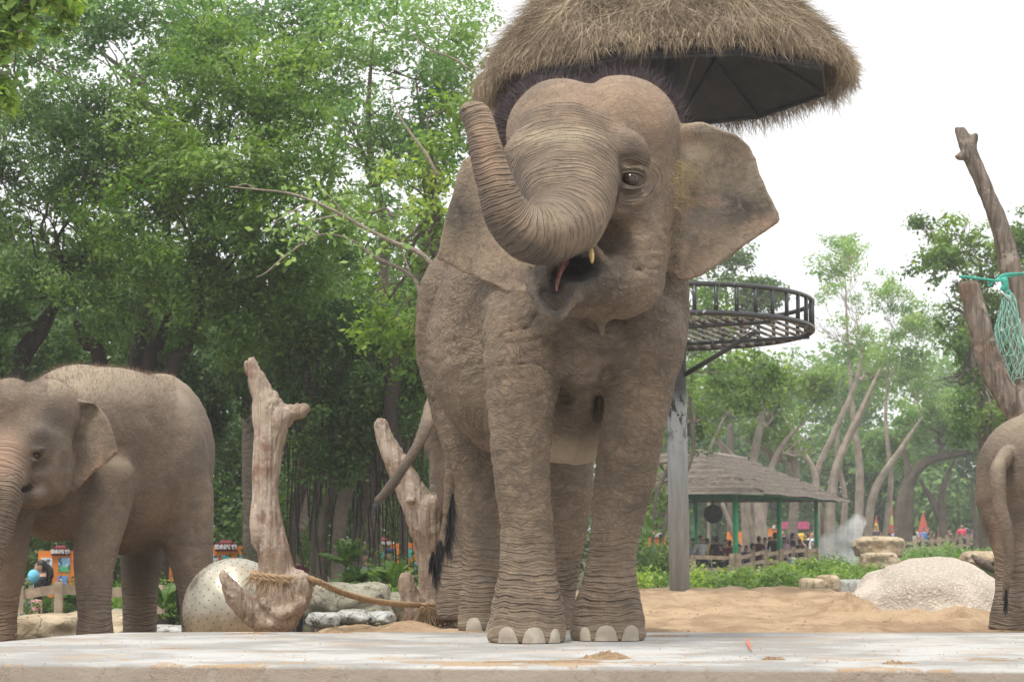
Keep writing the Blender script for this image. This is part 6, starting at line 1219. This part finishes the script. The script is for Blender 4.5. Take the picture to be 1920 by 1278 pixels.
# hanging greenery and shaded thicket under the crowns
rg = np.random.default_rng(17)
def thick(name, blobs, lsize, dens, seed, mat, bright=0., sprig=.3, shell=.2):
    foliage(name, blobs, lsize, dens, seed, mat, None, 1.0, bright, sprig, shell)
thick('hanging_vines', [(rg.uniform(-10, 900), rg.uniform(620, 800), rg.uniform(38.5, 42), rg.uniform(14, 30), rg.uniform(60, 130), .3) for k in range(60)] + [(rg.uniform(520, 790), rg.uniform(640, 860), rg.uniform(35.8, 36.6), rg.uniform(10, 20), rg.uniform(50, 110), .2) for k in range(22)], .08, 1.1, 31, LEAF, -.1, .2)
thick('thicket', [(x + rg.normal() * 20, y + rg.normal() * 15, 50 + rg.uniform(-2, 3), 90, 80, 1.0) for x in range(-780, 980, 80) for y in (560, 680, 800, 900, 990)], .14, .85, 32, LEAF, -.05, .5)
thick('undergrowth', [(x + rg.normal() * 12, 1045 + rg.normal() * 10 + (48 if (640 < x < 840 or 370 < x < 500) else 104 if (20 < x < 190 or 260 < x < 360) else 0), 39.5 + rg.uniform(-1.0, 1.5), 44, 34, .6) for x in range(-20, 900, 46)], .085, 1.3, 33, LEAF, 0, .3)
thick('ground_cover', [(x + rg.normal() * 8, 1118 + rg.normal() * 6, 33.5 + rg.uniform(-1.5, 2), 34, 14, .5) for x in list(range(-10, 40, 26)) + list(range(140, 330, 26)) + list(range(640, 830, 26))], .06, 1.7, 34, LEAFY, .05, .2)
thick('distant_wood', [(x + rg.normal() * 30, y + rg.normal() * 20, 62 + rg.uniform(-4, 6), 120, 100, 2.0) for x in range(-1100, 1140, 100) for y in (520, 660, 800, 920, 1000)] + [(x + rg.normal() * 30, y + rg.normal() * 30, 64 + rg.uniform(-4, 6), 130, 110, 2.0) for x in range(-1100, -120, 130) for y in (120, 280, 400)], .26, .8, 35, LEAF, -.05, .9)
# broad leafed plants
def fern(px, py, Y, R, n, seed, label, mat, L=.16, cat='plant'):
    rg = np.random.default_rng(seed); root = thing('leafy_plant', label, cat, P(px, py, Y)); c = P(px, py, Y); parts = []; st = []
    for k in range(n):
        a = rg.uniform(0, 2 * pi); el = rg.uniform(.5, 1.25); d = np.array((cos(a) * cos(el), sin(a) * cos(el) * .8, sin(el))); p = [c, c + d * R * .5, c + d * R - (0, 0, R * .25 * rg.uniform(.5, 1.4))]; s = spline(p, 7); st.append(tube(s, np.linspace(.012, .004, len(s)), 5))
        T = np.gradient(s, axis=0); T /= np.linalg.norm(T, axis=1)[:, None]; sd = np.cross(T, (0, 0, 1)); sd /= np.linalg.norm(sd, axis=1)[:, None] + 1e-6
        for i in range(3, len(s)):
            for q in (-1, 1):
                t = s[i]; dirv = sd[i] * q + T[i] * .5 - np.array((0, 0, .25)); dirv /= np.linalg.norm(dirv); w = T[i] * L * .16; l = L * (1.1 - .5 * i / len(s)); parts.append((np.array((t, t + dirv * l * .5 + w, t + dirv * l, t + dirv * l * .5 - w)), np.array([(0, 1, 2, 3)])))
    wpart(root, 'stems', join(st), mat, attrs=dict(tone=np.full(len(join(st)[0]), .3))); V, F = join(parts); wpart(root, 'leaves', (V, F), mat, False, 'stuff', attrs=dict(tone=np.repeat(rg.uniform(.0, .35, len(V) // 4), 4)))
fern(664, 1100, 32, .32, 18, 3, 'fern like plant with arching fronds behind the rope', LEAF, .12); fern(708, 1096, 33, .24, 14, 4, 'smaller fern plant below the pair of orange boards', LEAF, .12); fern(650, 1062, 34, .45, 12, 5, 'dark fern plant at the foot of the banyan', LEAF, .13)
fern(140, 1134, 30.4, .26, 14, 6, 'pale narrow leaved plant at the fence post left of the front leg', LEAFH, .14); fern(305, 1140, 30, .4, 14, 7, 'leafy plant between the hind legs of the left elephant', LEAFY, .12); fern(740, 1100, 31, .4, 14, 8, 'low plant left of the leaning driftwood', LEAFY, .12)
# nearly bare branch reaching in from behind the large elephant
def bare_branch():
    Y = 27; root = thing('bare_branch', 'nearly bare pale branch with sparse large leaves left of the elephant', 'branch', P(822, 560, Y)); rg = np.random.default_rng(5)
    B = [[(830, 520, 4), (790, 476, 4.2), (740, 455, 3.4), (690, 430, 3), (640, 402, 2.6), (590, 378, 2.2), (540, 362, 1.8), (480, 355, 1.3), (430, 350, .8)], [(790, 560, 3), (770, 515, 3), (700, 480, 2.6), (660, 450, 2), (600, 440, 1.8), (540, 476, 1.6), (500, 510, 1), (480, 520, .6)], [(690, 430, 2), (650, 405, 1.6), (620, 370, 1), (600, 355, .7)], [(590, 378, 1.4), (540, 400, 1), (510, 420, .7)],
         [(600, 440, 1.3), (570, 420, 1), (545, 395, .6)], [(640, 402, 1.6), (600, 410, 1.2), (560, 420, 1), (520, 440, .6)], [(820, 330, 3), (800, 290, 2.4), (770, 250, 2), (745, 210, 1.4), (730, 160, .8)], [(880, 130, 2), (850, 110, 1.6), (800, 90, 1.2), (770, 60, .8)], [(770, 515, 1.6), (755, 470, 1.2), (750, 430, .8)], [(480, 355, .9), (460, 345, .7), (435, 352, .5)]]
    wpart(root, 'branches', join([tube(spline([(*P(a, b, Y + .1 * i), 0) for a, b, r in row], 5)[:, :3], spline([(r, 0) for a, b, r in row], 5)[:, 0] * Y / F_PX * 1.25, 6) for i, row in enumerate(B)]), BARKG)
    sp = [(x, y) for row in B[:6] for x, y, r in row[1:] if 500 < x < 760]; C = []; 
    for x, y in sp:
        for k in range(rg.integers(6, 12)): C.append(P(x + rg.normal() * 16, y + rg.normal() * 14 + 4, Y + rg.normal() * .15))
    C = np.array(C); n = len(C); V, F, t = leaves(C, np.tile((0, -.6, .3), (n, 1)), rg.uniform(.07, .125, n), 4, rg.uniform(.35, .95, n)); wpart(root, 'leaves', (V, F), LEAFH, False, 'stuff', attrs=dict(tone=np.repeat(t, 4)))
bare_branch()
tree('leafy branch tips hanging into the upper left corner close to the camera', [[(-330, 1180, 17.3, 30), (-322, 700, 17.3, 24), (-262, 390, 17.2, 17), (-160, 200, 17, 11), (-60, 60, 17, 7), (30, 10, 17, 3), (110, -10, 17, 2)]], [(20, 20, 17, 45, 40, .25), (70, 5, 17, 50, 22, .25), (0, 130, 17, 24, 50, .2), (28, 70, 17, 36, 30, .2), (115, -5, 17, 30, 16, .2), (0, 190, 17, 18, 22, .2)], .085, .55, 41, LEAFY, BARKM, 'leafy_tree', bright=.25, sprig=.11, twigs=4)

# right hand side: pale haze-softened trees about a hundred metres off
G4 = 'trees beyond the pavilion on the right'
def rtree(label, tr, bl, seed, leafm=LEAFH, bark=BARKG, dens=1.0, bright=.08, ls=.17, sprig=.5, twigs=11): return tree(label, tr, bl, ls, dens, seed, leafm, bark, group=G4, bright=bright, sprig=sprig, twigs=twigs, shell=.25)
rtree('bushy tree directly behind the grey pole, dark trunk forking right', [[(1236, 1040, 70, 5), (1262, 930, 70, 5), (1298, 850, 70, 4.5), (1294, 740, 70, 4.0), (1300, 690, 70, 3.0)], [(1226, 960, 70, 4), (1250, 880, 70, 3.5), (1286, 800, 70, 2.5)]], [(1330, 700, 70, 60, 50, 1.2), (1400, 720, 72, 70, 50, 1.2), (1320, 620, 74, 60, 70, 1.2), (1290, 800, 72, 50, 60, 1.), (1225, 930, 74, 36, 70, 1.), (1222, 1000, 74, 30, 50, .9)], 51, LEAFY, BARKM, .8, 0, .15, .4)
rtree('tree crown peeping out below the ear of the large elephant', [[(1370, 1000, 112, 6), (1368, 700, 112, 5), (1360, 520, 112, 4)]], [(1370, 490, 112, 62, 26, 1.5), (1330, 540, 112, 50, 40, 1.5), (1420, 560, 114, 60, 50, 1.5), (1350, 620, 114, 70, 50, 1.5)], 52, LEAF, BARKM, .8, .05, .22)
rtree('many stemmed tree with pale bare limbs behind the left half of the pavilion roof', [[(1400, 1040, 100, 8), (1390, 900, 100, 7), (1350, 830, 100, 5), (1330, 760, 100, 3)], [(1410, 1040, 100, 9), (1412, 880, 100, 7), (1425, 800, 100, 6), (1438, 720, 100, 4)], [(1425, 1040, 100, 8), (1440, 900, 100, 6), (1470, 830, 100, 5), (1510, 790, 100, 3)], [(1400, 900, 99.5, 5), (1370, 850, 99.5, 4), (1340, 820, 99.5, 2)], [(1390, 1040, 99, 5), (1360, 960, 99, 4), (1340, 900, 99, 3)], [(1330, 870, 99, 3), (1345, 810, 99, 3), (1365, 770, 99, 2)]],
    [(1340, 760, 100, 50, 40, 1.5), (1400, 690, 100, 60, 40, 1.5), (1470, 720, 100, 70, 40, 1.5), (1530, 730, 101, 60, 35, 1.5), (1440, 770, 103, 60, 50, 1.3), (1500, 850, 104, 50, 40, 1.2)], 53, LEAFY, BARKG, .7, .1, .2, .5)
rtree('thick grey trunk seen through the pavilion behind its fence', [[(1432, 1038, 98, 16), (1424, 970, 98, 10), (1415, 900, 98, 8)], [(1486, 1015, 104, 13), (1488, 970, 104, 10), (1492, 880, 104, 8), (1470, 780, 104, 5)], [(1421, 1030, 98.5, 6), (1405, 970, 98.5, 4), (1392, 930, 98.5, 3)]], [(1430, 830, 104, 50, 30, 1.2)], 54, LEAFY, BARKG, .5, .05, .2, .5)
rtree('tree with long diagonal pale limbs right of the pavilion corner', [[(1555, 1020, 110, 10), (1560, 930, 110, 9), (1575, 860, 110, 7), (1620, 760, 110, 5), (1650, 690, 110, 2)], [(1545, 1020, 110.5, 9), (1530, 900, 110.5, 7), (1560, 820, 110.5, 6), (1600, 730, 110.5, 5), (1618, 660, 110.5, 3)], [(1580, 1020, 111, 6), (1585, 930, 111, 5), (1570, 850, 111, 4), (1580, 760, 111, 2)], [(1530, 900, 110, 6), (1500, 840, 110, 4), (1480, 790, 110, 3)]],
    [(1580, 560, 112, 60, 40, 2), (1570, 500, 114, 44, 50, 2), (1545, 620, 112, 50, 60, 2), (1610, 640, 112, 60, 50, 2), (1540, 700, 112, 50, 40, 2)], 55, LEAFH, BARKG, .75, .16, .17, .55, 16)
rtree('feathery tree with a thin pointed top left of the leaning trunks', [[(1625, 1010, 118, 9), (1640, 920, 118, 7), (1690, 840, 118, 5), (1730, 780, 118, 3)], [(1610, 1010, 118, 9), (1612, 880, 118, 7), (1600, 780, 118, 5), (1590, 640, 118, 3), (1585, 520, 118, 1.5)], [(1660, 1010, 118.5, 6), (1670, 900, 118.5, 5), (1660, 780, 118.5, 3), (1670, 640, 118.5, 1.6)]],
    [(1585, 470, 120, 30, 30, 1.5), (1665, 560, 120, 50, 40, 2), (1690, 620, 120, 60, 50, 2), (1650, 700, 120, 60, 50, 2), (1700, 720, 120, 60, 50, 2), (1740, 610, 121, 40, 40, 1.6)], 56, LEAFH, BARKG, .75, .18, .17, .55, 18)
rtree('dark limbed tree with a long bough reaching right over the crowd', [[(1690, 1010, 124, 14), (1695, 930, 124, 12), (1730, 870, 124, 9), (1800, 850, 124, 6), (1870, 842, 124, 3)], [(1700, 1010, 124, 10), (1705, 900, 124, 7), (1690, 820, 124, 4)], [(1770, 1010, 124.5, 9), (1768, 920, 124.5, 7), (1790, 860, 124.5, 4)], [(1775, 1010, 124.6, 7), (1750, 940, 124.6, 6), (1725, 900, 124.6, 4)], [(1830, 1010, 125, 6), (1822, 900, 125, 4)]],
    [(1760, 790, 124, 70, 50, 2), (1840, 800, 124, 70, 50, 2), (1700, 790, 126, 50, 40, 2), (1900, 850, 124, 50, 60, 2), (1650, 840, 128, 60, 40, 2)], 57, LEAFH, BARKM, .6, 0, .25)
rtree('large dark green tree with yellow crown tops behind the leaning trunks', [[(1850, 1020, 74, 14), (1845, 800, 74, 11), (1830, 600, 74, 8), (1840, 500, 74, 5)], [(1860, 800, 74, 8), (1890, 640, 74, 6), (1910, 500, 74, 4)]],
    [(1790, 440, 74, 70, 36, 1.2), (1760, 490, 74, 56, 30, 1.1), (1850, 500, 74, 60, 50, 1.2), (1800, 560, 75, 50, 40, 1.2), (1810, 640, 74, 70, 50, 1.2), (1860, 600, 76, 70, 70, 1.2), (1800, 720, 74, 56, 40, 1.1), (1850, 790, 73, 70, 50, 1.2), (1915, 460, 75, 40, 70, 1.1), (1930, 720, 75, 50, 80, 1.2), (1720, 420, 75, 20, 12, .4)], 58, LEAFY, BARKM, .95, -.02, .17, .42)
rg = np.random.default_rng(18)
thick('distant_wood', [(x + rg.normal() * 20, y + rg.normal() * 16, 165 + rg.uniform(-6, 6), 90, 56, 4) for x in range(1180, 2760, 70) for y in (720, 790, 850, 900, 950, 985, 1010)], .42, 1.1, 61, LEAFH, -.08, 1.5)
thick('undergrowth', [(x + rg.normal() * 6, 1094 - 24 * sstep(1390, 1560, x) - 14 * sstep(1600, 1800, x) + rg.normal() * 3, 66 + rg.uniform(-3, 4) + 8 * sstep(1500, 1800, x), 24, 9 + 6 * rg.uniform(), .6) for x in range(1200, 1960, 17)], .12, 1.5, 62, LEAFY, .1, .3)
thick('ground_cover', [(x + rg.normal() * 6, 1098 - 18 * sstep(1380, 1620, x) + rg.normal() * 3, 56 + rg.uniform(-6, 4), 30, 11, .8) for x in range(1190, 1640, 16)], .10, 1.6, 63, LEAFY, .1, .22)
thick('ground_cover', [(x + rg.normal() * 6, 1040 + rg.normal() * 3, 108 + rg.uniform(-6, 6), 30, 9, .8) for x in range(1640, 1960, 16)], .14, 1.4, 64, LEAFH, .1, .35)
thick('shrubbery', [(x + rg.normal() * 6, 1060 + rg.normal() * 26, 60 + rg.uniform(-2, 2), 26, 26, .5) for x in range(1190, 1262, 12)], .10, 1.3, 65, LEAF, .1, .25)
# driftwood scraps behind the boulder
wthing('driftwood_scrap', join([tube([P(1822, 1040, 30), P(1836, 1052, 30), P(1850, 1058, 30), P(1874, 1070, 30)], (.02, .05, .06, .05), 7), tube([P(1850, 1058, 30), P(1856, 1049, 30)], (.04, .01), 6), tube([P(1860, 1060, 30), P(1868, 1048, 29.9)], (.04, .015), 6)]), BARKM, 'dark jagged piece of dead wood behind the boulder near the right elephant', 'dead wood', P(1850, 1075, 30))

# ------------------------------------------------------------------ headlines to meshes, mist, haze
dg = bpy.context.evaluated_depsgraph_get()
for ob in [o for o in bpy.data.objects if o.type == 'FONT']:
    me = bpy.data.meshes.new_from_object(ob.evaluated_get(dg)); nm = ob.name; o2 = link('headline', me, None, ob.parent, ob.location.copy(), rot=ob.rotation_euler.copy())
    if not len(me.materials): me.materials.append(WHT)
    bpy.data.objects.remove(ob)
def vol(name, dens, colr, noise=None):
    m = bpy.data.materials.new(name); m.use_nodes = True; nt = m.node_tree; nt.nodes.clear(); out = nt.nodes.new('ShaderNodeOutputMaterial'); v = nt.nodes.new('ShaderNodeVolumePrincipled')
    v.inputs['Color'].default_value = (*colr, 1); v.inputs['Density'].default_value = dens; v.inputs['Anisotropy'].default_value = .2; nt.links.new(v.outputs[0], out.inputs['Volume'])
    if noise:
        tc = nt.nodes.new('ShaderNodeTexCoord'); n = nt.nodes.new('ShaderNodeTexNoise'); n.inputs['Scale'].default_value = noise; n.inputs['Detail'].default_value = 3; mr = nt.nodes.new('ShaderNodeMapRange'); mr.inputs[1].default_value = .40; mr.inputs[2].default_value = .72; mr.inputs[4].default_value = dens
        nt.links.new(tc.outputs['Object'], n.inputs['Vector']); nt.links.new(n.outputs['Fac'], mr.inputs[0]); nt.links.new(mr.outputs[0], v.inputs['Density'])
    return m
def mist():
    f = Beast(P(1520, 1070, 92) + (0, -1.2, 0), P(1660, 920, 92) + (0, 1.2, 0), .09)
    for x, y, r in ((1572, 1040, 30), (1560, 1020, 22), (1590, 1020, 24), (1585, 1000, 20), (1602, 990, 16), (1608, 976, 15), (1550, 1045, 22), (1580, 1030, 34)): f.E(x, y, 92, r * 1.15, r * 1.1, .8, .3)
    V, Q = f.mesh(2); N = normals(V, Q); V = V + N * (fbm(V * 1.6, 4, 3) * .35)[:, None]
    o = link('mist', mesh_np('mist', V, Q), vol('spray_mist', 1.7, (1, 1, 1), 1.6), kind='stuff')
mist()
hz = box((0, 95, 12.5), (170, 230, 29.5)); hz = ((hz[0]), hz[1])
link('haze', mesh_np('haze', *hz, False), vol('haze_air', 0.0007, (.97, .97, 1.0)), kind='stuff')
